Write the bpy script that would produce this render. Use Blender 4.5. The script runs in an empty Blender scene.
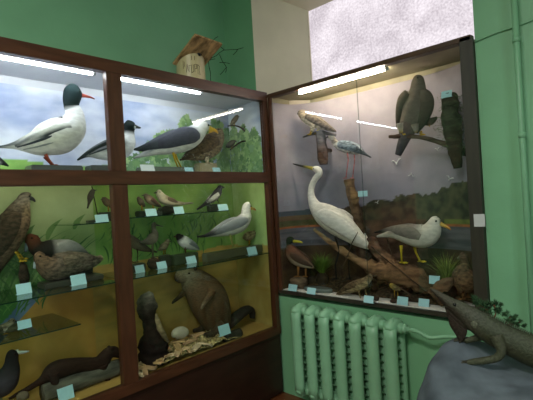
import bpy, bmesh, math, random
from mathutils import Vector, Matrix, noise
random.seed(7)
COL = bpy.context.scene.collection
PI = math.pi
# ------------------------------------------------------------------ camera
F, YAW, PIT, ROL = 421.7, -.7575, .0007, -.0592
CAM = Vector((2.3477, -2.5661, 1.6))
fw = Vector((math.sin(YAW)*math.cos(PIT), math.cos(YAW)*math.cos(PIT), math.sin(PIT)))
_r = Vector((math.cos(YAW), -math.sin(YAW), 0)); _u = _r.cross(fw)
rt = _r*math.cos(ROL)+_u*math.sin(ROL); up = -_r*math.sin(ROL)+_u*math.cos(ROL)
cd = bpy.data.cameras.new('camera'); cam = bpy.data.objects.new('camera', cd); COL.objects.link(cam)
cd.sensor_fit = 'HORIZONTAL'; cd.sensor_width = 36; cd.lens = F*36/533; cd.clip_start = .02
M4 = Matrix((rt, up, -fw)).transposed().to_4x4(); M4.translation = CAM; cam.matrix_world = M4
bpy.context.scene.camera = cam
def ray(px, py): return fw + rt*((px-266.5)/F) - up*((py-200)/F)
def un(px, py, ax, v):
    d = ray(px, py); return CAM + d*((v-CAM[ax])/d[ax])
# ------------------------------------------------------------------ helpers
def lin(h):
    if not isinstance(h, str): return h
    c = [int(h[i:i+2], 16)/255 for i in (0, 2, 4)]
    return tuple(x/12.92 if x <= .04045 else ((x+.055)/1.055)**2.4 for x in c)
def nt(m): return m.node_tree.nodes, m.node_tree.links
def mat(name, col, rough=.6, var=.12, scale=8, bump=0., bscale=40, spec=.5, metal=0, stretch=(1,1,1), col2=None, detail=4):
    m = bpy.data.materials.new(name); m.use_nodes = True; N, L = nt(m); b = N['Principled BSDF']
    b.inputs['Roughness'].default_value = rough; b.inputs['Metallic'].default_value = metal
    b.inputs['Specular IOR Level'].default_value = spec
    tc = N.new('ShaderNodeTexCoord'); mp = N.new('ShaderNodeMapping'); mp.inputs['Scale'].default_value = stretch
    L.new(tc.outputs['Object'], mp.inputs[0])
    n = N.new('ShaderNodeTexNoise'); n.inputs['Scale'].default_value = scale; n.inputs['Detail'].default_value = detail
    L.new(mp.outputs[0], n.inputs['Vector'])
    c = lin(col); c2 = lin(col2) if col2 else tuple(x*(1+var) for x in c)
    c1 = c if col2 else tuple(x*(1-var) for x in c)
    r = N.new('ShaderNodeValToRGB'); e = r.color_ramp.elements
    e[0].position = .35; e[1].position = .65; e[0].color = (*c1, 1); e[1].color = (*c2, 1)
    L.new(n.outputs['Fac'], r.inputs[0]); L.new(r.outputs[0], b.inputs['Base Color'])
    if bump:
        n2 = N.new('ShaderNodeTexNoise'); n2.inputs['Scale'].default_value = bscale; n2.inputs['Detail'].default_value = 5
        L.new(mp.outputs[0], n2.inputs['Vector'])
        bp = N.new('ShaderNodeBump'); bp.inputs['Strength'].default_value = bump; bp.inputs['Distance'].default_value = .01
        L.new(n2.outputs['Fac'], bp.inputs['Height']); L.new(bp.outputs[0], b.inputs['Normal'])
    return m
def vmat(name, lo=.8, hi=1.12, scale=45, rough=.85, bump=.25, stretch=(.4,1,1), spec=.2):
    """colour from the mesh's own 'Col' attribute, broken up by a noise"""
    m = bpy.data.materials.new(name); m.use_nodes = True; N, L = nt(m); b = N['Principled BSDF']
    b.inputs['Roughness'].default_value = rough; b.inputs['Specular IOR Level'].default_value = spec
    a = N.new('ShaderNodeAttribute'); a.attribute_name = 'Col'
    tc = N.new('ShaderNodeTexCoord'); mp = N.new('ShaderNodeMapping'); mp.inputs['Scale'].default_value = stretch
    L.new(tc.outputs['Object'], mp.inputs[0])
    n = N.new('ShaderNodeTexNoise'); n.inputs['Scale'].default_value = scale; n.inputs['Detail'].default_value = 3
    L.new(mp.outputs[0], n.inputs['Vector'])
    mr = N.new('ShaderNodeMapRange'); mr.inputs[1].default_value = .35; mr.inputs[2].default_value = .65
    mr.inputs[3].default_value = lo; mr.inputs[4].default_value = hi; L.new(n.outputs['Fac'], mr.inputs[0])
    v = N.new('ShaderNodeVectorMath'); v.operation = 'SCALE'; L.new(a.outputs['Color'], v.inputs[0]); L.new(mr.outputs[0], v.inputs['Scale'])
    L.new(v.outputs[0], b.inputs['Base Color'])
    if bump:
        bp = N.new('ShaderNodeBump'); bp.inputs['Strength'].default_value = bump; bp.inputs['Distance'].default_value = .006
        L.new(n.outputs['Fac'], bp.inputs['Height']); L.new(bp.outputs[0], b.inputs['Normal'])
    return m
def emat(name, col, s):
    m = bpy.data.materials.new(name); m.use_nodes = True; N, L = nt(m); N.remove(N['Principled BSDF'])
    e = N.new('ShaderNodeEmission'); e.inputs[0].default_value = (*lin(col), 1); e.inputs[1].default_value = s
    L.new(e.outputs[0], N['Material Output'].inputs[0]); return m
def glassmat(name, tint='FFFFFF', gl=1.0, rough=.0):
    m = bpy.data.materials.new(name); m.use_nodes = True; N, L = nt(m); N.remove(N['Principled BSDF'])
    t = N.new('ShaderNodeBsdfTransparent'); t.inputs[0].default_value = (*lin(tint), 1)
    g = N.new('ShaderNodeBsdfGlossy'); g.inputs['Roughness'].default_value = rough
    fr = N.new('ShaderNodeFresnel'); fr.inputs[0].default_value = 1.5
    mu = N.new('ShaderNodeMath'); mu.operation = 'MULTIPLY'; mu.inputs[1].default_value = gl
    ge = N.new('ShaderNodeNewGeometry'); iv = N.new('ShaderNodeMath'); iv.operation = 'SUBTRACT'; iv.inputs[0].default_value = 1; L.new(ge.outputs['Backfacing'], iv.inputs[1])
    m2 = N.new('ShaderNodeMath'); m2.operation = 'MULTIPLY'; L.new(fr.outputs[0], m2.inputs[0]); L.new(iv.outputs[0], m2.inputs[1]); L.new(m2.outputs[0], mu.inputs[0])
    x = N.new('ShaderNodeMixShader'); L.new(mu.outputs[0], x.inputs[0]); L.new(t.outputs[0], x.inputs[1]); L.new(g.outputs[0], x.inputs[2])
    L.new(x.outputs[0], N['Material Output'].inputs[0]); return m
M = dict(
 green=mat('green_paint', '79AE86', .42, .05, 3, .12, 30, .4),
 cream=mat('cream_plaster', 'DED3BE', .8, .04, 4, .1, 30),
 ceil=mat('white_ceiling', 'CFCBC2', .9, .03),
 floor=mat('red_brown_boards', '6B3D22', .4, .2, 3, 0, stretch=(1,12,1)),
 wood=mat('reddish_brown_varnish', '4A2B1A', .38, .22, 6, .1, 60, stretch=(6,6,.8), detail=6),
 woodh=mat('reddish_brown_varnish_rail', '4A2B1A', .38, .22, 6, .1, 60, stretch=(6,.8,6), detail=6),
 woodx=mat('reddish_brown_varnish_cross', '4F3526', .42, .22, 6, .1, 60, stretch=(.8,6,6), detail=6),
 wood_dk=mat('dark_stained_frame', '2F2A22', .45, .2, 6, .1, 60, stretch=(6,6,.6), detail=6),
 ply=mat('dark_brown_plywood', '2B1710', .4, .25, 4, .05, 50, stretch=(5,1,5), detail=6),
 white=mat('white_board', 'DEDAD2', .7, .03), white2=mat('cabinet_white', 'D5D6DA', .7, .03),
 tan=mat('ochre_board', 'B08E4A', .7, .12, 5), case_ceil=mat('case_ceiling', 'B0A688', .7, .08),
 rad=mat('radiator_green_enamel', '86B894', .35, .06, 8, .1, 40),
 pipe=mat('pipe_green_enamel', '7CB08A', .4, .05, 8, .1, 40),
 tube=emat('lit_tube_cool', 'F4F6FF', 48), tube3=emat('lit_tube_neutral', 'FFF0D4', 19), tube2=emat('lit_tube_warm', 'FFF0D8', 74),
 cap=mat('lamp_end_cap', 'C8C8C8', .4, .02),
 glass=glassmat('cabinet_glass', 'F6FAF8', .8), glass2=glassmat('case_glass', 'F8FAFA', 1.15), shelfglass=glassmat('shelf_glass', 'DDEBE2', 1.3),
 gedge=mat('glass_edge', '1F3A2C', .2, .1),
 card=mat('pale_blue_card', 'A6D4DC', .7, .04, 30), cardw=mat('white_card', 'D9DDDD', .7, .03, 30), ink=mat('faint_grey_ink', '5E858E', .8, .05),
 black=mat('glossy_black_eye', '060606', .15, .0), yelring=mat('yellow_eye', 'C8A020', .3, .02),
 feather=vmat('plain_feathers', .86, 1.08, 60), mott=vmat('mottled_feathers', .45, 1.5, 70, stretch=(.5,1,1)),
 fur=vmat('short_fur', .75, 1.25, 90, stretch=(.3,1,1.2), bump=.5), horn=vmat('smooth_horn', .95, 1.05, 20, .35, 0, spec=.5),
 bark=vmat('weathered_bark', .45, 1.45, 26, .9, .9, stretch=(.25,1,1)), leaf=vmat('leaf_colour', .85, 1.15, 30, .6, 0),
 paint=vmat('mural_paint', .93, 1.06, 9, .75, 0, stretch=(1,1,1)), rock=vmat('painted_rock', .75, 1.2, 9, .8, .8, stretch=(1,1,1)),
 scaly=vmat('scaly_skin', .7, 1.25, 120, .6, .8, stretch=(1,1,1), spec=.35), dirt=vmat('loose_litter', .4, 1.5, 60, .95, 1, stretch=(1,1,1)),
)
def setp(o, label=None, cat=None, group=None, kind=None):
    if label: o['label'] = label
    if cat: o['category'] = cat
    if group: o['group'] = group
    if kind: o['kind'] = kind
    return o
def thing(name, loc, rz, label, cat, group=None):
    o = bpy.data.objects.new(name, None); COL.objects.link(o); o.location = loc; o.rotation_euler = (0, 0, rz)
    o.empty_display_size = .05
    return setp(o, label, cat, group)
class B:
    def __init__(s): s.bm = bmesh.new(); s.cl = s.bm.verts.layers.float_color.new('Col')
    def v(s, p, c=(1,1,1)):
        x = s.bm.verts.new(p); x[s.cl] = (*lin(c), 1); return x
    def f(s, vs, mi=0):
        try: fc = s.bm.faces.new(vs); fc.material_index = mi; return fc
        except ValueError: pass
    def box(s, x0, x1, y0, y1, z0, z1, c=(1,1,1), mi=0, bev=0, rot=None):
        b = bmesh.new(); bmesh.ops.create_cube(b, size=1)
        for w in b.verts: w.co = Vector(((x0+x1)/2+w.co.x*(x1-x0), (y0+y1)/2+w.co.y*(y1-y0), (z0+z1)/2+w.co.z*(z1-z0)))
        if bev: bmesh.ops.bevel(b, geom=list(b.edges), offset=min(bev, .45*min(abs(x1-x0), abs(y1-y0), abs(z1-z0))), segments=2, affect='EDGES')
        if rot: bmesh.ops.transform(b, matrix=rot, verts=b.verts)
        s.merge(b, c, mi); return s
    def merge(s, b, c=(1,1,1), mi=0):
        mp = {w: s.v(w.co, c) for w in b.verts}
        for fc in b.faces: s.f([mp[w] for w in fc.verts], mi)
        b.free()
    def ball(s, p, r, c=(1,1,1), seg=10, mi=0):
        if not hasattr(r, '__len__'): r = (r, r, r)
        b = bmesh.new(); bmesh.ops.create_uvsphere(b, u_segments=seg, v_segments=max(6, seg*2//3), radius=1)
        for w in b.verts: w.co = Vector(p)+Vector((w.co.x*r[0], w.co.y*r[1], w.co.z*r[2]))
        s.merge(b, c, mi); return s
    def tube(s, pts, rads, cols=None, n=8, cap=True, wob=0, k=1., smooth=0):
        """tube along 3D points. rads per point; cols per point"""
        pts = [Vector(p) for p in pts]
        if not hasattr(rads, '__len__'): rads = [rads]*len(pts)
        if cols is None: cols = [(1,1,1)]*len(pts)
        if isinstance(cols, str): cols = [cols]*len(pts)
        cols = [lin(c) for c in cols]
        if smooth: pts, rads, cols = crom(pts, rads, cols, smooth)
        rings = []; a = None
        for i, p in enumerate(pts):
            t = (pts[min(i+1, len(pts)-1)]-pts[max(i-1, 0)]).normalized()
            if a is None:
                a = t.cross(Vector((0, 0, 1)))
                if a.length < .1: a = Vector((1, 0, 0))
            a = (a-t*a.dot(t)).normalized(); b = t.cross(a)
            rg = []
            for j in range(n):
                th = 2*PI*j/n; d = a*math.cos(th)+b*math.sin(th)*k
                rr = rads[i]
                if wob: rr *= 1+wob*noise.noise((p+d*rads[i])*28)+wob*.6*noise.noise((p+d*rads[i])*70)
                rg.append(s.v(p+d*rr, cols[i]))
            rings.append(rg)
        for i in range(len(rings)-1):
            for j in range(n): s.f([rings[i][j], rings[i][(j+1) % n], rings[i+1][(j+1) % n], rings[i+1][j]])
        if cap: s.f(rings[0][::-1]); s.f(rings[-1])
        return s
    def build(s, name, m, parent=None, smooth=True, loc=None):
        me = bpy.data.meshes.new(name); bmesh.ops.recalc_face_normals(s.bm, faces=s.bm.faces); s.bm.to_mesh(me); s.bm.free()
        if smooth and len(me.polygons): me.polygons.foreach_set('use_smooth', [True]*len(me.polygons))
        for x in (m if isinstance(m, (list, tuple)) else [m]): me.materials.append(x)
        o = bpy.data.objects.new(name, me); COL.objects.link(o)
        if parent: o.parent = parent
        if loc: o.location = loc
        return o
def crom(P, Rr, Cc, sub=4):
    P2, R2, C2 = [], [], []
    n = len(P)
    for i in range(n-1):
        p0, p1, p2, p3 = P[max(i-1, 0)], P[i], P[i+1], P[min(i+2, n-1)]
        r0, r1, r2, r3 = Rr[max(i-1, 0)], Rr[i], Rr[i+1], Rr[min(i+2, n-1)]
        for j in range(sub):
            t = j/sub
            def cr(a, b, c, d): return .5*((2*b)+(c-a)*t+(2*a-5*b+4*c-d)*t*t+(3*b-a-3*c+d)*t**3)
            P2.append(cr(p0, p1, p2, p3)); R2.append(max(cr(r0, r1, r2, r3), .0005))
            C2.append(mixc(Cc[i], Cc[i+1], t))
    P2.append(P[-1]); R2.append(Rr[-1]); C2.append(Cc[-1])
    return P2, R2, C2
def mixc(a, b, t):
    if isinstance(a[0], (tuple, list)): return tuple(mixc(x, y, t) for x, y in zip(a, b))
    return tuple(x+(y-x)*t for x, y in zip(a, b))
# ------------------------------------------------------------------ a vertical plane through a real place, in which an animal's middle lies
class Pl:
    def __init__(s, ax, val, px, py, yaw=0, Z=None):
        i = 0 if ax == 'x' else 1
        s.P0 = un(px, py, i, val)
        base = PI/2 if ax == 'x' else 0
        s.a = base+math.radians(yaw); s.d = Vector((math.cos(s.a), math.sin(s.a), 0)); s.n = Vector((-s.d.y, s.d.x, 0))
        s.Z = Z if Z is not None else s.P0.z
        s.org = Vector((s.P0.x, s.P0.y, s.Z))
    def xy(s, px, py):
        d = ray(px, py); t = (s.P0-CAM).dot(s.n)/d.dot(s.n); p = CAM+d*t
        return Vector(((p-s.org).dot(s.d), 0, p.z-s.Z)), t/F      # local x, z and metres per pixel
    def p(s, px, py, lat=0): q, k = s.xy(px, py); q.y = lat; return q
def lobe(b, pl, st, lat=0, k=.9, n=14, sub=4, wob=0, latk=0):
    """st: (px,py,r_px,top,bottom); body of elliptic rings round a spine lying in the plane"""
    P, Rr, Cc = [], [], []
    lats = lat if isinstance(lat, list) else None
    if lats: lat = 0
    for ii, t in enumerate(st):
        q, m = pl.xy(t[0], t[1])
        if lats: q.y = lats[ii]
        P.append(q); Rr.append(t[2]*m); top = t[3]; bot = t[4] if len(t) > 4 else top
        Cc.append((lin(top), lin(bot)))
    P, Rr, Cc = crom(P, Rr, Cc, sub)
    rings = []; pn = None
    for i, p in enumerate(P):
        t = P[min(i+1, len(P)-1)]-P[max(i-1, 0)]; t.normalize()
        nn = Vector((-t.z, 0, t.x)).normalized()
        if (pn is None and nn.z < 0) or (pn is not None and nn.dot(pn) < 0): nn = -nn
        pn = nn
        rg = []
        for j in range(n):
            th = 2*PI*j/n; r = Rr[i]
            d = nn*math.cos(th)*r+Vector((0, 1, 0))*math.sin(th)*r*k
            q = p+Vector((0, lat, 0))+d
            if wob: q += d*(wob*noise.noise((pl.org+q)*26)+.5*wob*noise.noise((pl.org+q)*65))
            w = d.z/(r+1e-9) if abs(t.z) < .8 else math.cos(th)
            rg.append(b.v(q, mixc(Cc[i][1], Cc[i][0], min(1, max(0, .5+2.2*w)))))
        rings.append(rg)
    flip = 1
    for i in range(len(rings)-1):
        for j in range(n): b.f([rings[i][j], rings[i][(j+1) % n], rings[i+1][(j+1) % n], rings[i+1][j]])
    for rg, i in ((rings[0], 0), (rings[-1], -1)):
        c = b.v(P[i]+Vector((0, lat, 0)), Cc[i][0])
        for j in range(n): b.f([c, rg[j], rg[(j+1) % n]])
def surf(st, x, y):
    P, Rr, _ = crom([Vector((a[0], a[1], 0)) for a in st], [a[2] for a in st], [(0, 0, 0)]*len(st), 4)
    return max([math.sqrt(max(r*r-((p.x-x)**2+(p.y-y)**2), 0)) for p, r in zip(P, Rr)]+[.6])
def parse(s):
    out = []
    for t in s.strip().split('|'):
        q = t.split(); out.append((float(q[0]), float(q[1]), float(q[2]), q[3], q[4] if len(q) > 4 else q[3]))
    return out
def rr(st, i): return st[i]
BIRDS = []
def animal(name, label, cat, ax, val, ref, body, Z, wings=(), extra=(), beak=(), legs=(), eye=None, base=None, yaw=0, m='feather', k=.85,
           group=None, legc='8A6A20', legr=.7, toes=True, beakk=.8, ears=(), m2='feather', eyelat=None, eyer=.9, legk=.35, tube_toe=5):
    pl = Pl(ax, val, *ref, yaw=yaw, Z=Z)
    t = thing(name, pl.org, pl.a, label, cat, group)
    b = B(); st = parse(body); lobe(b, pl, st, k=k)
    rmax = max(q[2] for q in st); _, mm = pl.xy(*ref)
    for w in wings:           # folded wings: one each side
        ws = parse(w)
        for sgn in (-1, 1):
            lobe(b, pl, ws, lat=[sgn*k*surf(st, q[0], q[1])*.93*mm for q in ws], k=.36, n=10)
    for e in extra:           # (stations, lateral px, k)
        lobe(b, pl, parse(e[0]), lat=e[1]*mm, k=e[2], n=10)
    for i, lg in enumerate(legs):
        pts = [tuple(map(float, q.split())) for q in lg.split('|')]
        lat = (-1 if i % 2 == 0 else 1)*rmax*legk*mm
        P = [pl.p(x, y, lat) for x, y in pts]; r0 = legr*mm
        b.tube(P, [r0*1.7]+[r0]*(len(P)-1), legc, 7)
        if toes:
            ft = P[-1]; L = tube_toe*mm
            hd = 1 if st[-1][0] > st[0][0] else -1
            for a in (-.6, 0, .6, PI):
                l = L*(.5 if a == PI else 1)
                b.tube([ft, ft+Vector((hd*l*math.cos(a)*.6, l*math.sin(a)*.6, .15*mm)), ft+Vector((hd*l*math.cos(a), l*math.sin(a), -.4*mm))], [r0*.9, r0*.8, r0*.3], legc, 5)
    b.build('body', M[m], t)
    if beak:
        b = B(); lobe(b, pl, parse(beak), k=beakk, n=8, sub=3); b.build('beak', M['horn'], t)
    for e in ears:
        b = B(); q = pl.p(e[0], e[1], e[3]*mm); b.ball(q, (e[2]*mm, e[2]*mm*.5, e[2]*mm), e[4], 8); b.build('ear', M[m], t)
    if eye:
        el = k*surf(st, eye[0], eye[1])-eyer*.25
        for sgn in (-1, 1):
            b = B(); b.ball(pl.p(eye[0], eye[1], sgn*el*mm), eyer*mm, (1,1,1), 8); b.build('eye', M['black'], t)
    if base: mount(pl, t, base, mm)
    BIRDS.append(t)
    return t, pl, mm
def mount(pl, t, base, mm):
    kind, xl, xr, yt, dep, c = base
    a = pl.p(xl, yt); c2 = pl.p(xr, yt); z1 = max(pl.p((xl+xr)/2, yt).z, .008)
    b = B()
    if kind == 'slab': b.box(a.x, c2.x, -dep/2, dep/2, 0, z1, c, bev=.006)
    elif kind == 'disc':
        cx = (a.x+c2.x)/2; R0 = abs(c2.x-a.x)/2
        pr = [(0, 0), (R0*.97, 0), (R0, z1*.3), (R0*.98, z1*.85), (R0*.93, z1), (0, z1)]
        n = 28; rings = [[b.v((cx+r*math.cos(2*PI*j/n), r*dep*math.sin(2*PI*j/n), z), c) for j in range(n)] for r, z in pr]
        for i in range(5):
            for j in range(n): b.f([rings[i][j], rings[i][(j+1) % n], rings[i+1][(j+1) % n], rings[i+1][j]])
        bmesh.ops.remove_doubles(b.bm, verts=b.bm.verts, dist=1e-5)
    elif kind == 'log':
        r0 = dep/2; zc = max(z1-r0, r0*.98)
        b.tube([(a.x, 0, zc), (a.x*.8+c2.x*.2, .004, zc), ((a.x+c2.x)/2, 0, zc+.002), (c2.x*.8+a.x*.2, -.003, zc), (c2.x, 0, zc)], [r0*.93, r0, r0*.97, r0, r0*.92], c, 16, wob=.12, smooth=4)
    elif kind == 'lump':
        cx = (a.x+c2.x)/2; R0 = abs(c2.x-a.x)/2
        bb = bmesh.new(); bmesh.ops.create_icosphere(bb, subdivisions=3, radius=1)
        for w in bb.verts:
            q = w.co*(1+.25*noise.noise(w.co*2.3+pl.org*9)); w.co = Vector((cx+q.x*R0, q.y*dep/2, max(0, z1*.5+q.z*z1*.52)))
        b.merge(bb, c)
    b.build('mount_base', M['bark'] if kind in ('log', 'lump') else M['horn'], t, kind in ('log', 'lump'))
def card(x0, y0, x1, y1, ax='x', val=None, Z=None, label='', white=False, tilt=18, group=None, lines=True, yaw=0):
    px = (x0+x1)/2
    if val is None: p = un(px, y1, 2, Z)
    else:
        p = un(px, y1, 0 if ax == 'x' else 1, val); p.z = Z if Z is not None else p.z
    if ax == 'x' and val is None and not -.2 <= p.x <= -.05:
        p = un(px, y1, 0, -.2 if p.x < -.2 else -.05); p.z = Z
    m = (p-CAM).dot(fw)/F
    i = 0 if ax == 'x' else 1; v = p[i]
    w = abs((un(x1, y1, i, v)-un(x0, y1, i, v)).length); h = (y1-y0)*m*1.02
    w = min(w, h*1.9)
    t = thing('label_card', p, (PI/2 if ax == 'x' else 0)+math.radians(yaw), label, 'label', group)
    b = B(); th = math.radians(tilt)
    R = Matrix.Rotation(-th, 4, 'X')
    b.box(-w/2, w/2, -.0006, .0006, .0008, h, rot=R); b.build('card_face', M['cardw' if white else 'card'], t, False)
    b = B(); b.box(-w/2, w/2, 0, h*.45, 0, .0012); b.build('card_foot', M['cardw' if white else 'card'], t, False)
    return t

# ================================================================== ROOM
def struct(name, b, m, **k): o = b.build(name, m, None, False); o['kind'] = 'structure'; return o
WX, WY, CZ = -.5, .02, 3.7
struct('floor', B().box(-.7, 5.2, -6.2, .3, -.1, 0), M['floor'])
struct('ceiling', B().box(-.7, 5.2, -6.2, .6, CZ, CZ+.1), M['ceil'])
struct('wall_left', B().box(WX-.15, WX, -6.2, WY+.0, 0, CZ), M['green'])
b = B(); NT = 3.40
b.box(WX-.15, -.14, WY, WY+.5, 0, CZ); b.box(-.14, 1.60, WY, WY+.5, 0, .80); b.box(-.14, 1.60, WY, WY+.5, NT, CZ); b.box(1.60, 5.2, WY, WY+.5, 0, CZ)
struct('wall_right', b, M['green'])
struct('wall_back', B().box(-.65, 5.2, -6.3, -6.15, 0, CZ), M['green'])
struct('wall_side', B().box(5.1, 5.25, -6.2, .5, 0, CZ), M['green'])
# niche lining: splayed left reveal, straight right reveal, top
b = B()
def quadprism(b, pts, z0, z1):
    lo = [b.v((x, y, z0)) for x, y in pts]; hi = [b.v((x, y, z1)) for x, y in pts]; n = len(pts)
    b.f(lo[::-1]); b.f(hi)
    for i in range(n): b.f([lo[i], lo[(i+1) % n], hi[(i+1) % n], hi[i]])
quadprism(b, [(-.139, WY-.002), (.16, .40), (.16, .5), (-.139, .5)], .81, NT-.001)
struct('trim_1', b, M['cream'])
b = B(); lo = [b.v(p) for p in ((-.139, WY+.002, NT-.001), (1.599, WY+.002, NT-.001), (1.599, .5, 3.18), (-.139, .5, 3.18))]; hi = [b.v((v.co.x, v.co.y, NT+.1)) for v in lo]
b.f(lo); b.f(hi)
for i in range(4): b.f([lo[i], lo[(i+1) % 4], hi[(i+1) % 4], hi[i]])
struct('trim_2', b, M['cream'])
# frosted window behind the case
wm = bpy.data.materials.new('frosted_daylight_film'); wm.use_nodes = True; N, L = nt(wm); N.remove(N['Principled BSDF'])
tc = N.new('ShaderNodeTexCoord'); n1 = N.new('ShaderNodeTexNoise'); n1.inputs['Scale'].default_value = 60; n1.inputs['Detail'].default_value = 3
n2 = N.new('ShaderNodeTexNoise'); n2.inputs['Scale'].default_value = 4; n2.inputs['Detail'].default_value = 8; n2.inputs['Distortion'].default_value = .6
L.new(tc.outputs['Object'], n1.inputs['Vector']); L.new(tc.outputs['Object'], n2.inputs['Vector'])
ad = N.new('ShaderNodeMath'); ad.operation = 'ADD'; L.new(n1.outputs['Fac'], ad.inputs[0]); L.new(n2.outputs['Fac'], ad.inputs[1])
r = N.new('ShaderNodeValToRGB'); e = r.color_ramp.elements; e[0].position = .36; e[1].position = .64
e[0].color = (*lin('B4ABB2'), 1); e[1].color = (*lin('E6DEE4'), 1)
hv = N.new('ShaderNodeMath'); hv.operation = 'MULTIPLY'; hv.inputs[1].default_value = .5; L.new(ad.outputs[0], hv.inputs[0]); L.new(hv.outputs[0], r.inputs[0])
em = N.new('ShaderNodeEmission'); em.inputs[1].default_value = 1.25; L.new(r.outputs[0], em.inputs[0]); L.new(em.outputs[0], N['Material Output'].inputs[0])
w = thing('window_1', (0, 0, 0), 0, None, None); w['kind'] = 'structure'
b = B(); b.box(.16, 1.585, .415, .425, .9, 3.25); b.build('window_pane', wm, w, False)
b = B(); b.box(.14, .165, .40, .44, .85, 3.25); b.box(.14, 1.585, .40, .44, .83, .9); b.build('window_frame', M['cream'], w, False)

# ================================================================== LEFT CABINET
T = 2.485
cab = thing('display_cabinet', (-.25, -1.3, 0), 0, 'tall reddish-brown glazed display cabinet full of stuffed birds, along the left green wall', 'cabinet')
def cpart(name, b, m, sm=False, par=None):
    for v in b.bm.verts: v.co -= Vector((-.25, -1.3, 0))
    return b.build(name, m, par or cab, sm)
YE = -.004
for y0, y1, in ((-2.68, -2.58), (-1.385, -1.29), (-.052, YE)):
    cpart('frame_post', B().box(-.05, 0, y0, y1, .50, T-.002, bev=.003), M['wood'])
YL = -2.68
cpart('top_rail', B().box(-.05, .004, YL, YE, 2.41, T, bev=.003), M['woodh'])
cpart('middle_rail', B().box(-.05, .003, YL, YE, 1.745, 1.828, bev=.003), M['woodh'])
cpart('bottom_rail', B().box(-.05, .004, YL, YE, .50, .562, bev=.003), M['woodh'])
cpart('cabinet_roof', B().box(-.49, -.05, YL, YE, 2.455, T-.006), M['woodx'])
cpart('back_board', B().box(-.492, -.483, YL, YE, .5, T-.01), M['white2'])
cpart('lining_ceiling', B().box(-.485, -.05, YL+.02, YE-.02, 2.436, 2.454), M['white2'])
cpart('compartment_floor', B().box(-.485, -.05, YL+.02, YE-.02, 1.79, 1.826), M['white2'])
cpart('cabinet_floor', B().box(-.485, -.05, YL+.02, YE-.02, .53, .556), M['tan'])
b = B(); b.box(-.49, -.012, YL, YE, .02, .498); b.box(-.012, -.006, YL+.02, -1.35, .05, .47, bev=.002); b.box(-.012, -.006, -1.33, YE-.02, .05, .47, bev=.002)
cpart('plywood_base', b, M['ply'])
cpart('end_panel', B().box(-.49, -.05, YE-.014, YE, .5, T-.03), M['wood'])
cpart('end_panel', B().box(-.49, -.05, YL, YL+.014, .5, T-.03), M['wood'])
# painted linings ------------------------------------------------------------
def fbm(p, o=4):
    s = 0; a = .5
    for i in range(o): s += a*noise.noise(p); p = p*2.03; a *= .5
    return s
def sky_col(y, z):
    n = fbm(Vector((y*1.4, z*4, 1.7)))*2; n2 = fbm(Vector((y*5, z*14, 6.1)))
    t = min(1, max(0, .5+n+n2*.8))
    c = mixc(lin('A2AECE'), lin('E2E6F0'), t)
    hz = 1.915+.03*noise.noise(Vector((y*2.2, 0, 5)))+(.02 if y < -1.6 else -.02)
    if z < hz: c = mixc(lin('6F9A4E'), lin('8DB45E'), min(1, max(0, .5+n2*2)))
    return c
def grid(b, P, nu, nv, cf):
    vs = [[b.v(P(i/nu, j/nv), cf(P(i/nu, j/nv))) for j in range(nv+1)] for i in range(nu+1)]
    for i in range(nu):
        for j in range(nv): b.f([vs[i][j], vs[i+1][j], vs[i+1][j+1], vs[i][j+1]])
XB = -.462
def thick_back(b, x0, y0, y1, z0, z1, c): b.box(x0-.02, x0-.001, y0, y1, z0, z1, c)
b = B(); grid(b, lambda u, v: Vector((XB, -2.66+2.638*u, 1.828+.555*v)), 240, 50, lambda p: sky_col(p.y, p.z)); thick_back(b, XB, -2.66, -.02, 1.828, 2.383, 'DDDDE4')
def leafpoly(b, c, u, v, r, col, nrm):
    n = 14; a0 = random.random()*6
    vs = [b.v(c+(u*math.cos(a0+2*PI*i/n)+v*math.sin(a0+2*PI*i/n))*r*(1 if i % 2 else .68)*(1.15 if i % 4 == 1 else 1)*random.uniform(.85, 1.1)+nrm, col) for i in range(n)]
    b.f(vs)
GR = ['7A9C66', '88AA70', '9ABA7C', '6A8E60', 'A8C488', '76946A', '8AAA80']
def tree_mass(b, n, lo, hi, P, u, v, nrm):
    for i in range(n):
        for _ in range(50):
            s = random.uniform(0, 1); z = random.uniform(0, 1)
            if z < (lo(s) if lo else 0) or z > hi(s): continue
            break
        leafpoly(b, P(s, z), u, v, random.uniform(.018, .04), random.choice(GR), nrm*(.0004+.0000035*i))
# tree on the back wall: y from -1.2 up to the corner, rising to the right
tree_mass(b, 620, None, lambda s: .12+.80*min(1, s*1.9)**1.3*(.93+.12*math.sin(s*23)), lambda s, z: Vector((XB, -1.17+1.13*s, 1.84+.50*z)), Vector((0, 1, 0)), Vector((0, 0, 1)), Vector((1, 0, 0)))
cpart('painted_sky_panel', b, M['paint'])
b = B(); grid(b, lambda u, v: Vector((XB+.438*u, -.030, 1.828+.607*v)), 40, 50, lambda p: sky_col(p.y+p.x, max(p.z, 1.97))); b.box(XB, -.05, -.029, -.019, 1.828, 2.434, 'DDDDE4')
tree_mass(b, 330, None, lambda s: .90*(1-.25*s)*(.93+.1*math.sin(s*17)), lambda s, z: Vector((XB+.02+.36*s, -.030, 1.84+.50*z)), Vector((1, 0, 0)), Vector((0, 0, 1)), Vector((0, -1, 0)))
cpart('painted_side_panel', b, M['paint'])
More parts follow.
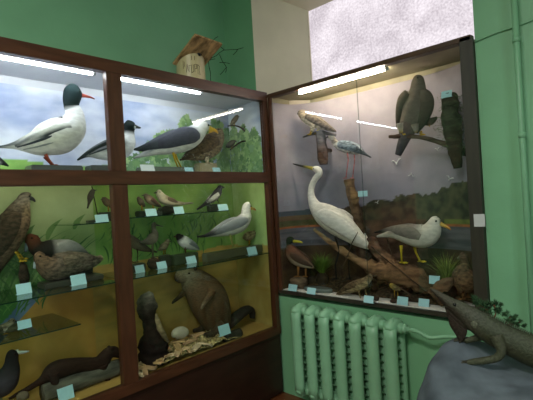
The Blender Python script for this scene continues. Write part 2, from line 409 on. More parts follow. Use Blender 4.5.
# lower landscape
def land_col(y, z):
    n = fbm(Vector((y*3, z*3, 2.2))); n2 = fbm(Vector((y*11, z*7, 9)))
    g = mixc(lin('8CA068'), lin('A6B888'), min(1, max(0, (z-1.35)/.35+n)))
    if y > -1.3:   # darker bushes on the right-hand half
        w = min(1, max(0, 1.2*n+.55-abs(y+.62)*.9)); g = mixc(mixc(lin('7FA04E'), lin('93B45C'), min(1, max(0, .5+n2*2))), lin('4C7440'), w)
        g = mixc(g, lin('5E8A45'), min(1, max(0, .3+1.5*n2)))
    hz = 1.22 + .03*n
    if y < -1.34:   # sand slope rising to the right above a river
        hz = .62+(y+2.12)*.86+.10*math.sin((y+2.1)*2.2)+.02*n if y > -2.3 else .5
        hz = min(hz, 1.22)
        rv = hz+.10+.02*n2
        if z < hz: return mixc(mixc(lin('B4823C'), lin('C4964C'), min(1, max(0, .5+2*n))), lin('A08650'), min(1, max(0, (z-.9)*3*abs(n))))
        if z < max(rv, .98-.2*(y+1.9)) and z < 1.14: return mixc(lin('4F6485'), lin('7384A0'), min(1, max(0, .5+2.5*n2)))
        if z < 1.32: return mixc(lin('3F6A35'), lin('5C8845'), min(1, max(0, .5+2.5*n2)))
        return g
    if z < hz: return mixc(mixc(lin('B48C44'), lin('C09C54'), min(1, max(0, .5+2*n))), lin('8A7A44'), min(1, max(0, .3+fbm(Vector((y*3, z*16, 4))))))
    return g
b = B(); grid(b, lambda u, v: Vector((XB, -2.66+2.638*u, .556+1.232*v)), 300, 150, lambda p: land_col(p.y, p.z)); thick_back(b, XB, -2.66, -.02, .556, 1.788, '8FA65A')
RG = ['5A7C48', '688A50', '4C7042', '76965A', '608452']
def blade(b, y, z, L, ang, w, c, lay):
    pts = []
    for i in range(7):
        t = i/6; a = ang+.5*t*(1 if ang > 0 else -1); pts.append((y+math.sin(a)*L*t, z+math.cos(a)*L*t, w*math.sin(PI*min(.97, .12+t*.88))))
    l = [b.v((XB+lay, p[0]-p[2], p[1]), c) for p in pts]; rgt = [b.v((XB+lay, p[0]+p[2], p[1]), c) for p in pts]
    for i in range(6): b.f([l[i], l[i+1], rgt[i+1], rgt[i]])
for i in range(150):
    blade(b, random.uniform(-2.62, -1.45), random.uniform(1.14, 1.24), random.uniform(.12, .42), random.uniform(-.55, .55), random.uniform(.005, .014), random.choice(RG), .0008+i*4e-6)
for i in range(16):
    y = random.uniform(-2.5, -1.42); z = random.uniform(1.34, 1.5)
    blade(b, y, z, random.uniform(.10, .17), random.uniform(-.15, .3), .022, random.choice(RG), .0018+i*4e-6)
for i in range(60):
    blade(b, random.uniform(-2.3, -1.6), random.uniform(1.0, 1.12), random.uniform(.06, .16), random.uniform(-.7, .7), .006, random.choice(['3C6230', '4A7038', '57803F']), .0025+i*4e-6)
for i in range(90):
    blade(b, random.uniform(-1.25, -.1), random.uniform(1.28, 1.6), random.uniform(.05, .14), random.uniform(2.3, 3.9), .007, random.choice(['4A6E3C', '557C44', '6A9150', '3F6434']), .0008+i*4e-6)
cpart('painted_landscape_panel', b, M['paint'])
def side_col(p):
    n = fbm(Vector((p.x*5, p.z*3, 2.2)))
    if p.z < 1.22+.03*n: return mixc(lin('9A8040'), lin('B09A58'), min(1, max(0, .5+2*n)))
    return mixc(lin('8CAA66'), lin('A9C684'), min(1, max(0, .5+2*n)))
b = B(); grid(b, lambda u, v: Vector((XB+.41*u, -.030, .556+1.23*v)), 40, 100, side_col); b.box(XB, -.05, -.029, -.019, .556, 1.788, '9AB468')
cpart('painted_side_panel', b, M['paint'])
# glass
for y0, y1 in ((-2.58, -1.385), (-1.29, -.052)):
    cpart('glass_pane', B().box(-.028, -.024, y0, y1, 1.828, 2.41), M['glass'])
    cpart('glass_pane', B().box(-.028, -.024, y0, y1, .562, 1.745), M['glass'])
def gshelf(y0, y1, x0, x1, z):
    b = B(); b.box(x0, x1-.003, y0, y1, z-.006, z)
    o = cpart('glass_shelf', b, M['shelfglass'])
    b = B(); b.box(x1-.003, x1, y0, y1, z-.006, z); e = b.build('shelf_edge', M['gedge'], None, False)
    for v in e.data.vertices: v.co -= Vector((-.25, -1.3, 0))
    e.parent = o
SA, SB, SU = 1.17, .978, 1.54
gshelf(-2.66, -1.36, -.455, -.035, SA); gshelf(-1.315, -.035, -.455, -.035, SA)
gshelf(-2.66, -1.60, -.455, -.035, SB)
gshelf(-1.56, -1.345, -.455, -.16, 1.525); gshelf(-1.315, -.35, -.455, -.16, SU)
def tubelamp(a, bb, r, m, par, nm='tube_lamp', off=Vector((0,0,0))):
    a = Vector(a)-off; bb = Vector(bb)-off; d = (bb-a).normalized()
    o = B().tube([a, bb], r, None, 12).build(nm, m, par)
    for p, q in ((a, a-d*.02), (bb, bb+d*.02)):
        c = B().tube([p, q], r*1.12, None, 12).build('end_cap', M['cap'], o)
off = Vector((-.25, -1.3, 0))
tubelamp((-.105, -2.5, 2.416), (-.105, -1.42, 2.416), .009, M['tube'], cab, off=off)
tubelamp((-.105, -1.25, 2.416), (-.105, -.62, 2.416), .009, M['tube'], cab, off=off)
for y0, y1 in ((-2.5, -1.45), (-1.22, -.12)): tubelamp((-.085, y0, 1.776), (-.085, y1, 1.776), .008, M['tube3'], cab, off=off)

# ================================================================== RIGHT CASE
CW = 1.588; CF = .862
case = thing('diorama_case', (.79, .2, .83), 0, 'dark-framed glass diorama case of a painted marsh, set in the window niche', 'display case')
co = Vector((.79, .2, .83))
def kpart(name, b, m, sm=False, par=None):
    for v in b.bm.verts: v.co -= co
    return b.build(name, m, par or case, sm)
kpart('frame_stile', B().box(1.524, 1.597, -.012, .018, .835, 2.462, bev=.003), M['wood_dk'])
kpart('frame_stile', B().box(.006, .036, -.008, .018, .835, 2.462, bev=.003), M['wood'])
kpart('frame_top', B().box(.006, CW, -.012, .05, 2.437, 2.468, bev=.003), M['woodx'])
kpart('frame_bottom', B().box(.006, CW, -.012, .018, .832, .858, bev=.003), M['wood_dk'])
kpart('floor_board', B().box(.01, 1.58, .018, .40, .835, CF), M['white'])
kpart('case_side', B().box(.008, .034, .018, .39, .86, 2.457), M['case_ceil']); kpart('case_side', B().box(1.535, 1.585, .018, .39, .86, 2.457), M['case_ceil'])
kpart('case_back', B().box(.01, 1.59, .385, .398, .86, 2.457), M['case_ceil'])
kpart('case_ceiling', B().box(.01, 1.58, .05, .40, 2.445, 2.457), M['case_ceil'])
def bd(u):   # plan curve of the backdrop
    a = PI*(1-u); ca, sa = math.cos(a), math.sin(a)
    x = .785+.748*math.copysign(abs(ca)**.62, ca); y = .014+.351*abs(sa)**.62
    return x, y
def dio_col(x, z):
    n = fbm(Vector((x*2.2, z*2.6, 3.3))); nf = fbm(Vector((x*16, z*16, 1.1))); nt_ = noise.noise(Vector((x*9, 0, 4)))*.03+noise.noise(Vector((x*26, 0, 8)))*.018
    t = min(1, max(0, (z-1.55)/.75)); sk = mixc(lin('7C7C8C'), lin('AFA6AE'), min(1, max(0, t+1.0*n)))
    sk = mixc(sk, lin('A39CA8'), .25)
    w = min(1, max(0, (x-.45)/.5)); w2 = min(1, max(0, (x-1.15)/.2))
    tl = 1.50+.075*w+.07*w2+nt_*(.35+w)
    hz = 1.37
    if .5 < x < 1.12 and 1.12 < z < 1.40: return mixc(lin('4A382C'), lin('6B5040'), min(1, max(0, .5+2.4*nf)))
    if z > tl: return sk
    if z > hz:
        k = min(1, max(0, .5+2.4*nf))
        dk = mixc(lin('30332A'), lin('55553F'), k)
        if x < .42:
            if z < 1.46: dk = mixc(lin('5E4636'), lin('6A5C40'), k) if z > 1.42 else mixc(lin('46482C'), lin('5A5636'), k)
            else: dk = mixc(lin('3E4654'), lin('4A5460'), k)
        elif x < 1.05: dk = mixc(dk, mixc(lin('523A30'), lin('6B4A3C'), k), min(1, max(0, .4+3*n+(1.52-z)*4)))
        if z < 1.40 and x > 1.25: dk = mixc(lin('59652F'), lin('6F7A3C'), k)
        return dk
    if z > 1.348: return mixc(lin('A8653A'), lin('8F5230'), min(1, max(0, .5+3*nf)))
    if z > 1.20: return mixc(lin('4E5058'), lin('6A6870'), min(1, max(0, .5+2.5*fbm(Vector((x*3, z*30, 2))))))
    return mixc(lin('3B2C20'), lin('4A3B26'), min(1, max(0, .5+2*nf)))
b = B(); nu, nv = 260, 190; vs = []
for i in range(nu+1):
    x, y = bd(i/nu); col = []
    for j in range(nv+1):
        z = CF+(2.40-CF)*j/nv; v = b.v((x, y, z), dio_col(x, z)); col.append(v)
    vs.append(col)
for i in range(nu):
    for j in range(nv): b.f([vs[i][j], vs[i+1][j], vs[i+1][j+1], vs[i][j+1]])
def flygull(b, px, py, s, a):
    p = un(px, py, 1, .345); d = Vector((math.cos(a), 0, math.sin(a))); e = Vector((-d.z, 0, d.x))
    def q(u, v, c): return b.v((p.x+(d*u+e*v).x*s, .352 if .3 < p.x < 1.2 else .30, p.z+(d*u+e*v).z*s), c)
    b.f([q(-1, .5, 'E4E4E8'), q(-.5, .65, 'E4E4E8'), q(0, .1, 'ECECEE'), q(0, -.12, 'ECECEE'), q(-.5, .45, 'E4E4E8')])
    b.f([q(1, .6, 'E4E4E8'), q(.5, .65, 'E4E4E8'), q(0, .1, 'ECECEE'), q(0, -.12, 'ECECEE'), q(.55, .42, 'E4E4E8')])
    b.f([q(-.12, -.35, 'ECECEE'), q(.12, -.35, 'E0E0E0'), q(.1, .2, 'E0E0E0'), q(-.1, .2, 'ECECEE')])
for px, py, s, a in ((452, 179, .028, -.5), (440, 150, .02, .1), (282, 204, .022, .3), (396, 163, .042, .15), (411, 174, .026, 2.9), (377, 203, .02, .4), (283, 210, .012, .1), (300, 225, .014, -.8)): flygull(b, px, py, s, a)
bo = kpart('painted_backdrop', b, M['paint'], True)
md = bo.modifiers.new('s', 'SOLIDIFY'); md.thickness = .004; md.offset = 1
kpart('glass_pane', B().box(.034, .838, .000, .004, .858, 2.437), M['glass2'])
kpart('glass_pane', B().box(.828, 1.526, .007, .011, .858, 2.437), M['glass2'])
kpart('glass_edge', B().box(.8376, .8384, -.0002, .0042, .86, 2.435), M['gedge'])
tubelamp((.30, .05, 2.425), (1.03, .05, 2.425), .011, M['tube2'], case, off=co)
# litter bank on the case floor
b = B()
def soil(x, y): return CF+.01+max(0, (y-.10))*.33+.018*noise.noise(Vector((x*9, y*9, 0)))+.008*noise.noise(Vector((x*30, y*30, 0)))
nx, ny = 110, 26; g = []
for i in range(nx+1):
    u = i/nx; x = .05+1.47*u; row = []
    ym = .345*(1-abs(2*u-1)**4)
    y0 = .125+.03*noise.noise(Vector((x*6, 0, 3)))
    for j in range(ny+1):
        y = y0+(max(ym, y0+.02)-y0)*j/ny; z = soil(x, y) if 0 < j else CF+.001
        row.append(b.v((x, y, z), random.choice(['3A2E22', '2A2A1C', '4A3B2A', '3B3524', '54422C'])))
    g.append(row)
for i in range(nx):
    for j in range(ny): b.f([g[i][j], g[i+1][j], g[i+1][j+1], g[i][j+1]])
for k in range(1400):
    x = random.uniform(.06, 1.5); y = random.uniform(.14, .30); a = random.uniform(0, 6.3); l = random.uniform(.015, .05); z = soil(x, y)
    if x > 1.25 and y > .2: continue
    d = Vector((math.cos(a), math.sin(a)*.6, random.uniform(-.1, .9)))*l; w = Vector((-math.sin(a), math.cos(a), 0))*.0012
    c = random.choice(['5A4A2E', '6B5838', '3F4024', '2E2A1C', '4A3D2C', '3C4A26']); p = Vector((x, y, z))
    b.f([b.v(p-w, c), b.v(p+w, c), b.v(p+d, c)])
setp(b.build('marsh_litter', M['dirt']), 'dark dry moss and grass litter heaped along the back of the marsh case floor', 'ground litter', kind='stuff')

# ================================================================== BIRDS: top left compartment
ZT = 1.826
animal('mounted_merganser', 'large white-bodied merganser with dark green head and red hooked bill, top left compartment', 'stuffed bird', 'x', -.2, (50, 168),
 '-2 147 1 4A4A50|6 146.5 2 55585C B8B8B0|15 145.5 4 6A6C6C D0CEC4|25 144.5 8 B0B0A8 D8D5C8|37 143 13 D8D6CC D8D4C4|49 139 17 E8E6DE D8D4C4|61 135 18 E8E6E0 DCD8CA|71 128 15 E4E4E2 DEDCD0|74.5 117 10.2 E8E8E8|72.8 109.5 8 E8E8E8|71.5 106 7.4 15201F|71.5 100 8.3 17262A|73 93 9 182A2C|74.5 88 6.5 182828|75.5 85.5 3 182828',
 ZT, wings=['16 147.6 .6 3C4046|30 143.8 1.1 3C4046|45 138.6 1.3 3C4046|58 133.4 1.1 3C4046|66 130 .5 50545A', '22 150 .5 8A8C88|40 146.5 .9 8A8C88|58 140 .8 9A9C98|70 133 .5 A8A8A0', '14 146.5 1 5A5C60|26 141.5 3.5 8A8C8C C8C8C0|40 135.5 5 D8D8D0 3A3E44|54 130.5 5.5 E2E2DC 50545A|66 128 3.5 DADAD4 9A9A98'],
 extra=[('44 131.5 2 25282C|54 124.5 4 1E2226|62 120.5 4 1E2226|68 120 2.5 24282C', 0, 1.2)],
 beak='80 95 2.6 B0463A|85 96 1.7 C0503E|91 97.4 1.1 A03C34|94.6 99 .6 401818', legs=['43 155 |47 161|51.5 166', '47 156|51 161|56 166'], legc='8C3A26', legr=1.1,
 eye=(77, 93, 6.8), base=('slab', 28, 79, 166, .12, '4A4A48'), k=.8)
animal('mounted_duck', 'dark-tailed duck mostly cut off by the left edge, top left compartment', 'stuffed bird', 'x', -.2, (-14, 168),
 '8.5 166 .8 1A1A1C|3 163 2.5 222224|-4 160 5 303034 B0B0A8|-16 156 9 303034 D0D0C8|-28 150 9 40403C D8D8D0|-34 142 6 203028|-38 134 6.5 1C3028|-42 130 3 1C3028', ZT,
 beak='-43 134 2.2 909030|-52 137 1 909030', legs=['-16 164|-16 168'], base=('slab', -30, -2, 168, .1, '4A4A48'))
animal('mounted_goldeneye', 'small black-headed duck with white cheek spot and streaked side, standing behind the cabinet mullion', 'stuffed bird', 'x', -.2, (108, 168),
 '77.5 160 .8 202226|84 156 2 30343A|90 153.5 4 55585C A8A8A4|98 152 7.5 70727A D0D0CC|110 150 11 55585E DCDCD6|120 148 11.5 40444A E0E0DC|127 142.5 9 E0E0DE|129 136 5.8 E0E0DE|129.3 131 5 202428|129.5 126 6 1C2426|130.5 121.5 3.6 1C2426', ZT,
 wings=['84 155.5 1 30343A|96 148 2 24282C|108 143.5 2.6 24282C|119 141.5 2 24282C', '88 155 .5 3A3E44|100 150.5 .9 3A3E44|112 147 .8 3A3E44'], beak='133.5 125.6 2.4 1C2024|137 127 1.6 1C2024|140.5 127.8 .9 1C2024',
 legs=['112 158|113 165', '116 158|117 165'], legc='9A6A30', eye=(132, 124, 4.6), base=('slab', 88, 122, 166, .1, '4A4A48'),
 extra=[('131.5 128.8 .5 E8E8E8|132.8 127.8 1.7 E8E8E8|134 127.4 .5 E8E8E8', -3.6, .8)])
animal('mounted_black_backed_gull', 'black-backed gull with slate wings, white head and stout yellow bill, top right compartment', 'stuffed bird', 'x', -.22, (172, 168),
 '133.5 158 .8 8E8E90|141 155.5 2 A8A8A8 B8B8B4|150 151.5 4.5 70727A C8C6BE|160 147 8 50525A D0CEC4|170 144 10.5 484A52 D2D0C6|182 140.5 11.5 484A52 D4D2C8|191 137 10.8 60626A DAD8D0|197 132.5 9 DEDEDC|201 128.5 7.4 E2E2E0|204.5 127 5.8 E2E2E0|207.5 127.5 3.6 E0E0DC', ZT,
 wings=['134 149.5 .8 1C1E24|142 148.5 3 262830|152 146 5 3A3C44|166 141.5 7.5 484A54|180 137 9 4A4C56|190 136.5 7 50525C|195 137.5 3 60626C'],
 beak='207.5 127.6 2.6 D8B030|212 129 1.9 E0B428|216 131 1.5 D89A28|218 133.5 .7 B08020', legs=['171 153|172.5 160|176 168', '177 153|180 160|184 168'], legc='C8A028', legr=.8,
 eye=(205.5, 126, 4.5), eyer=1.1, base=('slab', 140, 190, 167.5, .12, '565C50'))
animal('mounted_juvenile_gull', 'speckled brown young gull with pale feet, beside the black-backed gull, top right compartment', 'stuffed bird', 'x', -.34, (206, 166),
 '180 160 .8 4A3C2C|186 158 2.2 5A4A36|194 155 6 5E4E3A 7A6A50|203 150.5 10 5E4E3A 84745A|211 145 11.5 5A4A38 7A6A50|216 139 9 6A5A46 8A7A62|218 133.5 6.6 74664E|218 129 4.5 74664E', ZT, m='mott',
 wings=['182 159.5 1 4A3C2C|192 153 4 54442F|204 146 6.5 5C4A34|213 141.5 4 5C4A34'], beak='214 131 2.4 C8A030|211 131.5 1.6 D0A030|209 133 .8 C09028', legs=['204 157|205 164', '209 156|210 164'], legc='BFAE90', legr=1.5,
 eye=(216, 130, 4.5), base=('slab', 197, 214, 163.5, .09, 'B0A080'))
pl = Pl('x', -.26, 240, 150, Z=ZT)
t = thing('branch_perch', pl.org, pl.a, 'thin curved bare branch before the painted leaves, top right compartment', 'branch')
b = B(); mm = pl.xy(240, 130)[1]
def pts(s, lat=0): return [pl.p(*map(float, q.split()), lat) for q in s.split('|')]
b.tube(pts('227.7 126|232 125.6|237.5 126.2|243.5 129.5|247.2 135.5|247.7 140.7|242 141.5|236 145.2|230 150'), [.6*mm, .7*mm, .8*mm, .9*mm, .9*mm, .9*mm, .8*mm, .8*mm, .6*mm], '3A2E28', 7, smooth=3)
b.tube(pts('243.5 129.5|244.5 126|245 122.5'), .4*mm, '3A2E28', 6); b.tube(pts('247.6 140|249 147|248 158|247 175'), .6*mm, '3A2E28', 6)
b.tube(pts('247 148|251 149.5|256 147'), [.5*mm, 1.2*mm, .4*mm], '3F3428', 6); b.build('branch', M['bark'], t)
animal('mounted_small_songbird', 'tiny grey-brown bird on the upper curl of the thin branch, top right compartment', 'stuffed bird', 'x', -.26, (234, 126), '231 125.5 .8 6E6258|233 122 2.4 7A6E62|235.5 119 2.6 84786C|237 116.5 2 6A6058|237.5 115 .8 6A6058', pl.p(234, 126).z+ZT, beak='237.8 116.5 .6 303030|239.5 116.8 .3 303030', legs=['234 123.5|234 126'], toes=False, legr=.3)
animal('mounted_small_songbird', 'tiny dark round bird on the lower curl of the thin branch, top right compartment', 'stuffed bird', 'x', -.26, (231, 149), '235.5 141 .8 3A3A34|233.5 142 2.2 444438|231 144 3.2 4C4C3C|228 146 2.2 3C3C34|226.5 147 .8 303030', pl.p(231, 149.3).z+ZT, beak='234.8 141.3 .6 303030|237 141.6 .3 303030', legs=['231 146|231 149'], toes=False, legr=.3)
card(246.5, 142, 252.5, 147, 'x', -.25, None, 'blue label card on the twig saucer of the thin branch, top right compartment', tilt=5)
card(140, 163, 157, 171, 'x', -.065, ZT, 'white label card in front of the black-backed gull', white=True)
card(185.5, 167, 194, 172.5, 'x', -.065, ZT, 'pale blue label card left of the young gull feet, top right compartment')
card(213.5, 167, 221, 172.5, 'x', -.065, ZT, 'pale blue label card right of the young gull feet, top right compartment')

# ================================================================== left column, shelf A
animal('mounted_harrier', 'large dark brown hawk with grey head, perched on a post at the left edge', 'stuffed bird', 'x', -.36, (24, 282),
 '-14 288 3 2A221C|-8 276 5 2E261E|-2 262 8 3A3026 4A3E30|5 248 11.5 40362A 544636|11 233 14 43382C 5A4A38|16 219 13.5 4A4034 665644|20 209 10 5C5448 74664F|23 202 7 6C675C 7C7464|25 198 6 67635A|28 196.5 4.6 5C584E|29.5 197 3 5C584E', SA, m='mott',
 wings=['-14 276 2 241C18|-6 258 5 2C241C|3 238 8.5 362C22|9 222 9 3E3428|14 212 5 443A2E'], beak='29.5 198 2.6 303234|33 199.3 1.8 202224|35.3 201.8 .7 181A1C', legs=['9 249|15 253|20 261', '14 246|19 252|25 259'], legc='B09428', legr=1.0,
 eye=(28, 196.4, 3.6), base=('lump', 18, 28, 262, .06, '33281E'), k=.85)
animal('mounted_pochard', 'drake duck with chestnut head, black breast and grey back, behind the brown duck, left column', 'stuffed bird', 'x', -.385, (66, 276),
 '90 256 1 20201E|84 254 3 282826|76 251 6 7A7A78 6A6864|66 249.5 9 908F8C 888680|56 249.5 10 8C8B88 807E78|49.5 250 10 201C1A|42 250 9 1E1A18|36 247 7.5 241A16|33 242 7 54301E|32.5 238 7 5A321E|33.5 234.5 4.5 5A321E', SA,
 beak='28.5 242 3 6C8088|27 247 2.3 8298A0|25.6 252 1.2 202428', wings=['88 254 1 383836|76 247.5 4 8A8988|64 245 6 9A9996|55 245.5 3.5 959490'], eye=(30, 238, 6), base=('slab', 48, 90, 268, .1, '2E2E26'))
animal('mounted_pochard', 'grey-brown female duck with pale bill tip, front of the chestnut-headed drake, left column', 'stuffed bird', 'x', -.27, (70, 283),
 '102 257 2.6 8A7C60|97 260 4.5 5C5244|88 262 8 5A5246 6A6254|76 263 11.5 5E564A 625A4C|64 265.5 13.5 5E5448 5E5648|53 268 13.5 5C5044 5C5044|45 264.5 9.5 5A4A3A|41 259 7 5E4C3A|40.5 255.5 5.8 5C4A38|42 252.5 3 5C4A38', SA, m='mott',
 beak='37.6 260 3 8A9AA0|35.6 264.5 2.4 8A9AA0|34.4 268.5 1.2 A0B0B4', wings=['97 259 1 4A4236|86 258 4.5 5A5246|72 258.5 7 64594A|60 262 5.5 665A4A'], eye=(38.5, 256, 5), base=('slab', 40, 100, 278, .12, '3A3A30'))
ZU = 1.525
animal('mounted_woodpecker', 'small dark bird clinging upright to a thin twig, upper corner of the left column', 'stuffed bird', 'x', -.3, (93, 215),
 '87.5 208.5 .7 302C28|89 203 1.4 3A342E|90.3 197.5 3.1 464038|91.6 193.5 2.9 4A443C|93 190.8 2.2 4A443C|94 189.6 1.2 4A443C', ZU, beak='94 190.4 .8 282828|97 190 .3 282828', eye=(94, 190.3, 1.6), eyer=.4)
pl = Pl('x', -.31, 93, 215, Z=ZU); t = thing('branch_perch', pl.org, pl.a, 'thin upright twig holding the clinging bird, upper corner of the left column', 'branch'); mm = pl.xy(93, 200)[1]
B().tube(pts('92 186|93.5 192|94 196|95.5 203|97.5 213|97.5 216.5', .004), .5*mm, '2E241C', 6, smooth=2).build('twig', M['bark'], t)
B().box(pl.p(87, 217).x, pl.p(97, 217).x, -.02, .02, 0, .014, '2E3026').build('mount_base', M['horn'], t, False)
animal('mounted_sparrow', 'small brown finch standing next to the mullion, upper corner of the left column', 'stuffed bird', 'x', -.3, (108, 216),
 '114.5 208.5 .8 3C342A|111 206 2.2 4A4034|107.5 203 3.8 544838 6A5C46|105 200.3 3.3 584A3A|103.8 198.3 2.5 54463A|103.3 197 1.2 54463A', ZU, beak='102.3 199 .8 30281E|100.8 199.8 .3 30281E', legs=['107.5 206|107.5 211.5', '109.5 206|109.5 211.5'], legr=.35, toes=False, eye=(103.2, 198.3, 1.9), eyer=.4,
 base=('slab', 99, 114, 212, .05, '2A2C24'))
card(96, 213, 109, 221, 'x', -.18, ZU, 'pale blue label card under the small finch, upper corner of the left column')
card(17, 279.5, 32, 290, 'x', None, SA, 'pale blue label card under the hawk, left column')
card(72, 274.5, 87, 285, 'x', None, SA, 'pale blue label card in front of the brown female duck')
# shelf B
animal('mounted_wader', 'small grey and buff wader on a pale log, short glass shelf at the left edge', 'stuffed bird', 'x', -.22, (4, 331),
 '-10 332 1 50483C|-3 330 3.5 5C5446 8A8474|5 328 5 645A4A A09A88|10 324 3.8 6E6452 A09A88|12 320.5 3 6A604E|12.5 318.5 1.5 6A604E', SB, m='mott', beak='14.3 320.7 .9 282420|18 321.5 .4 282420', legs=['3 331|4 334'], legr=.4, eye=(12.6, 320.2, 2.5), eyer=.5, base=('log', -12, 18, 331, .045, '4A4A38'))
card(18.5, 320, 32, 328.5, 'x', -.12, None, 'pale blue label card beside the small wader, short glass shelf')
# cabinet floor
ZF = .556
animal('mounted_coot', 'sooty black coot with white bill, bottom left corner of the cabinet', 'stuffed bird', 'x', -.22, (4, 404),
 '-24 396 2 202022|-16 392 7 2C2C30|-6 388 12 34343A|4 381 13.5 38383E|10 371 9.5 2C2C30|11.5 363 6.6 242428|12 357.5 6 1E1E22|13 353 5.2 1E1E22|14.5 350 2.4 1E1E22', ZF, beak='16.5 350 1.6 D8D4CC|18 352.5 2 D8D4CC|24 352 1.4 C8CCD0|29 351.3 .6 C8CCD0', legs=['0 393|0 402'], legc='5A6040', eye=(14, 353.5, 4.6))
t, pl, mm = animal('mounted_mink', 'sleek dark brown mink with long tail stretched along a grey log, cabinet floor', 'stuffed mammal', 'x', -.2, (80, 398),
 '9 399 1.2 1E130C|18 394 2.2 20140D|27 389.5 2.8 24170F|36 384 3.2 261810|43 379.5 4.6 2A1B12|50 374 8.5 2E1E14|58 369.5 9.5 2E1E14|70 366.5 8.4 2E1E14|82 365 7.4 2C1C12|93 365 7.6 2C1C12|100 363.5 8 2C1C12|104.5 358 7.2 2A1B12|108.5 353.5 6.4 2A1B12|113.5 351.8 5.6 2A1B12|118 353.8 4.2 2A1B12|121.5 356.8 2.2 1C120C', ZF, m='fur', k=.75,
 extra=[('52 372 6 2C1C12|53 380 4 2A1B12|56 386 2.6 26180F|62 387.5 1.6 26180F', -4.5, .7), ('56 372 5 2C1C12|59 379 3 2A1B12|60 385 2.2 26180F|66 386 1.4 26180F', 4.5, .7), ('101 364 5.5 2C1C12|102.5 371 3.4 2A1B12|103 377 2.4 26180F|108 378.5 1.5 26180F', -4, .7), ('97 366 4 2C1C12|97 373 2.6 2A1B12|97.5 378 2 26180F|102 379 1.4 26180F', 4, .7)],
 eye=(117, 352.5, 4.2), eyer=.7, ears=[(110.5, 348, 2, -4, '2A1B12'), (110.5, 348, 2, 4, '2A1B12')])
b = B(); a, c2 = pl.p(42, 392), pl.p(119, 382); rad = .052
b.tube([(a.x, 0, rad), (a.x*.7+c2.x*.3, 0, rad), (a.x*.3+c2.x*.7, .003, rad), (c2.x, 0, rad)], [rad*.96, rad, rad*.98, rad*.95], '57564A', 18, wob=.06, smooth=4); b.build('mount_base', M['bark'], t)
card(59.5, 387.5, 74.5, 400, 'x', -.12, None, 'pale blue label card before the grey log under the mink')
pl = Pl('x', -.3, 115, 378, Z=ZF); mm = pl.xy(115, 370)[1]
t = thing('tree_stub', pl.org, pl.a, 'knotty pale brown wood stub behind the mink head', 'wood')
b = B(); lobe(b, pl, parse('113 384 6 5A4A34|112 374 5.5 6A5840|115 367 6.5 7A684C|119 362 5 6A5840|120 359 2 5A4A34'), wob=.5, k=1, n=16); b.build('stub', M['bark'], t)
pl = Pl('x', -.14, 23, 400, Z=ZF); t = thing('pebble', pl.org, pl.a, 'rounded grey-brown pebble by the tip of the mink tail', 'stone')
b = B(); lobe(b, pl, parse('17 400 1 5A5040|20 397 4 6A604E|25 396 4.5 6A604E|28 398 1 5A5040'), k=1, n=12); b.build('stone', M['rock'], t)

# ================================================================== right column, upper shelf
UG = 'songbirds'
animal('mounted_songbird', 'smallest brown bird, leftmost on the right column upper shelf', 'stuffed bird', 'x', -.3, (141, 216),
 '145 206.5 .8 3A3428|143 204.5 2.4 463E32|141 202 3.5 4E4638 5E5444|139.3 199.5 2.6 4A4236|138.8 197.8 1.9 4A4236|139 196.7 .8 4A4236', SU, legs=['141 205|141 210.5', '143 205|143 210.5'], legr=.3, toes=False, beak='137.8 198.3 .6 2A241C|136.6 198.8 .3 2A241C', base=('slab', 136.6, 146, 211, .06, '24281F'))
animal('mounted_songbird', 'brown-backed bird with rusty wing, second from left on the right column upper shelf', 'stuffed bird', 'x', -.3, (152, 216),
 '161 206.5 .9 4A3C30|157 204.5 2.2 54463A|152.5 201.5 4 5C4C40 80745E|148.5 198.5 4 5E5044 8A7E68|146 195.8 2.7 524A40|144.8 194.3 1.6 524A40', SU, wings=['160.5 206 .6 402E26|155 202.8 1.8 503A30|149.5 199.3 1.8 503A30'], beak='143.8 195.3 .9 2A241C|141.8 195.6 .3 2A241C', legs=['152 204|152.5 210', '154 204.5|154.5 210'], legr=.3, toes=False, eye=(145, 194.8, 2), eyer=.4, base=('slab', 147, 161, 211, .05, '24281F'))
animal('mounted_songbird', 'pale buff bird with long straight tail and dark eye stripe, right column upper shelf', 'stuffed bird', 'x', -.3, (168, 214),
 '193 203 .7 5E5A4C|185 203.5 1.3 7E7A66|177 203.3 2.6 8E8A74|170 202 4.4 6A6250 A8A48C|164 199.5 5.2 7A725E B4B09A|160.7 195.5 4 A8A490|159.3 192.5 3.4 B0AC98|159.6 190 1.6 A8A490', SU, wings=['177 202.5 .6 4E4438|171 200.5 2.2 5A4E40|166 198.8 1.8 64584A'], beak='156.5 192.6 1.1 2A241C|154 193 .4 2A241C', eye=(158.4, 192.2, 2.8), eyer=.6, base=('lump', 157, 176, 206, .07, '262A20'))
animal('mounted_magpie', 'black-headed magpie with grey-white shoulder and long tail down left, right column upper shelf', 'stuffed bird', 'x', -.3, (216, 208),
 '197 209.5 .8 26282A|203 205.5 1.6 26282A|209 201.5 2.6 303230|214 197.5 4.2 34363A 787A70|217.5 193 4.4 2A2C2E 34363A|219.3 189.5 3.3 1C1E20|220.3 187 2.8 1C1E20|220.8 185.5 1.2 1C1E20', SU, wings=['205 203.5 .7 202426|211 198.5 2.2 A0A49C|216.5 194 2 A8ACA4'], beak='222.3 187 1.2 181818|225 187.8 .4 181818', eye=(221.3, 186.8, 2.5), eyer=.4, legs=['216 198|217.5 203', '213 199|214.5 203'], legc='202020', legr=.4, toes=False, base=('slab', 208, 221, 204, .05, '24301F'))
card(146.5, 209, 157.5, 216.5, 'x', -.18, SU, 'pale blue label card beside the two small brown birds, right column upper shelf')
card(175, 206, 184.5, 213.5, 'x', -.18, SU, 'teal blue label card under the long-tailed pale bird, right column upper shelf')
card(219, 202, 228.5, 208.5, 'x', -.18, SU, 'pale blue label card under the magpie, right column upper shelf')
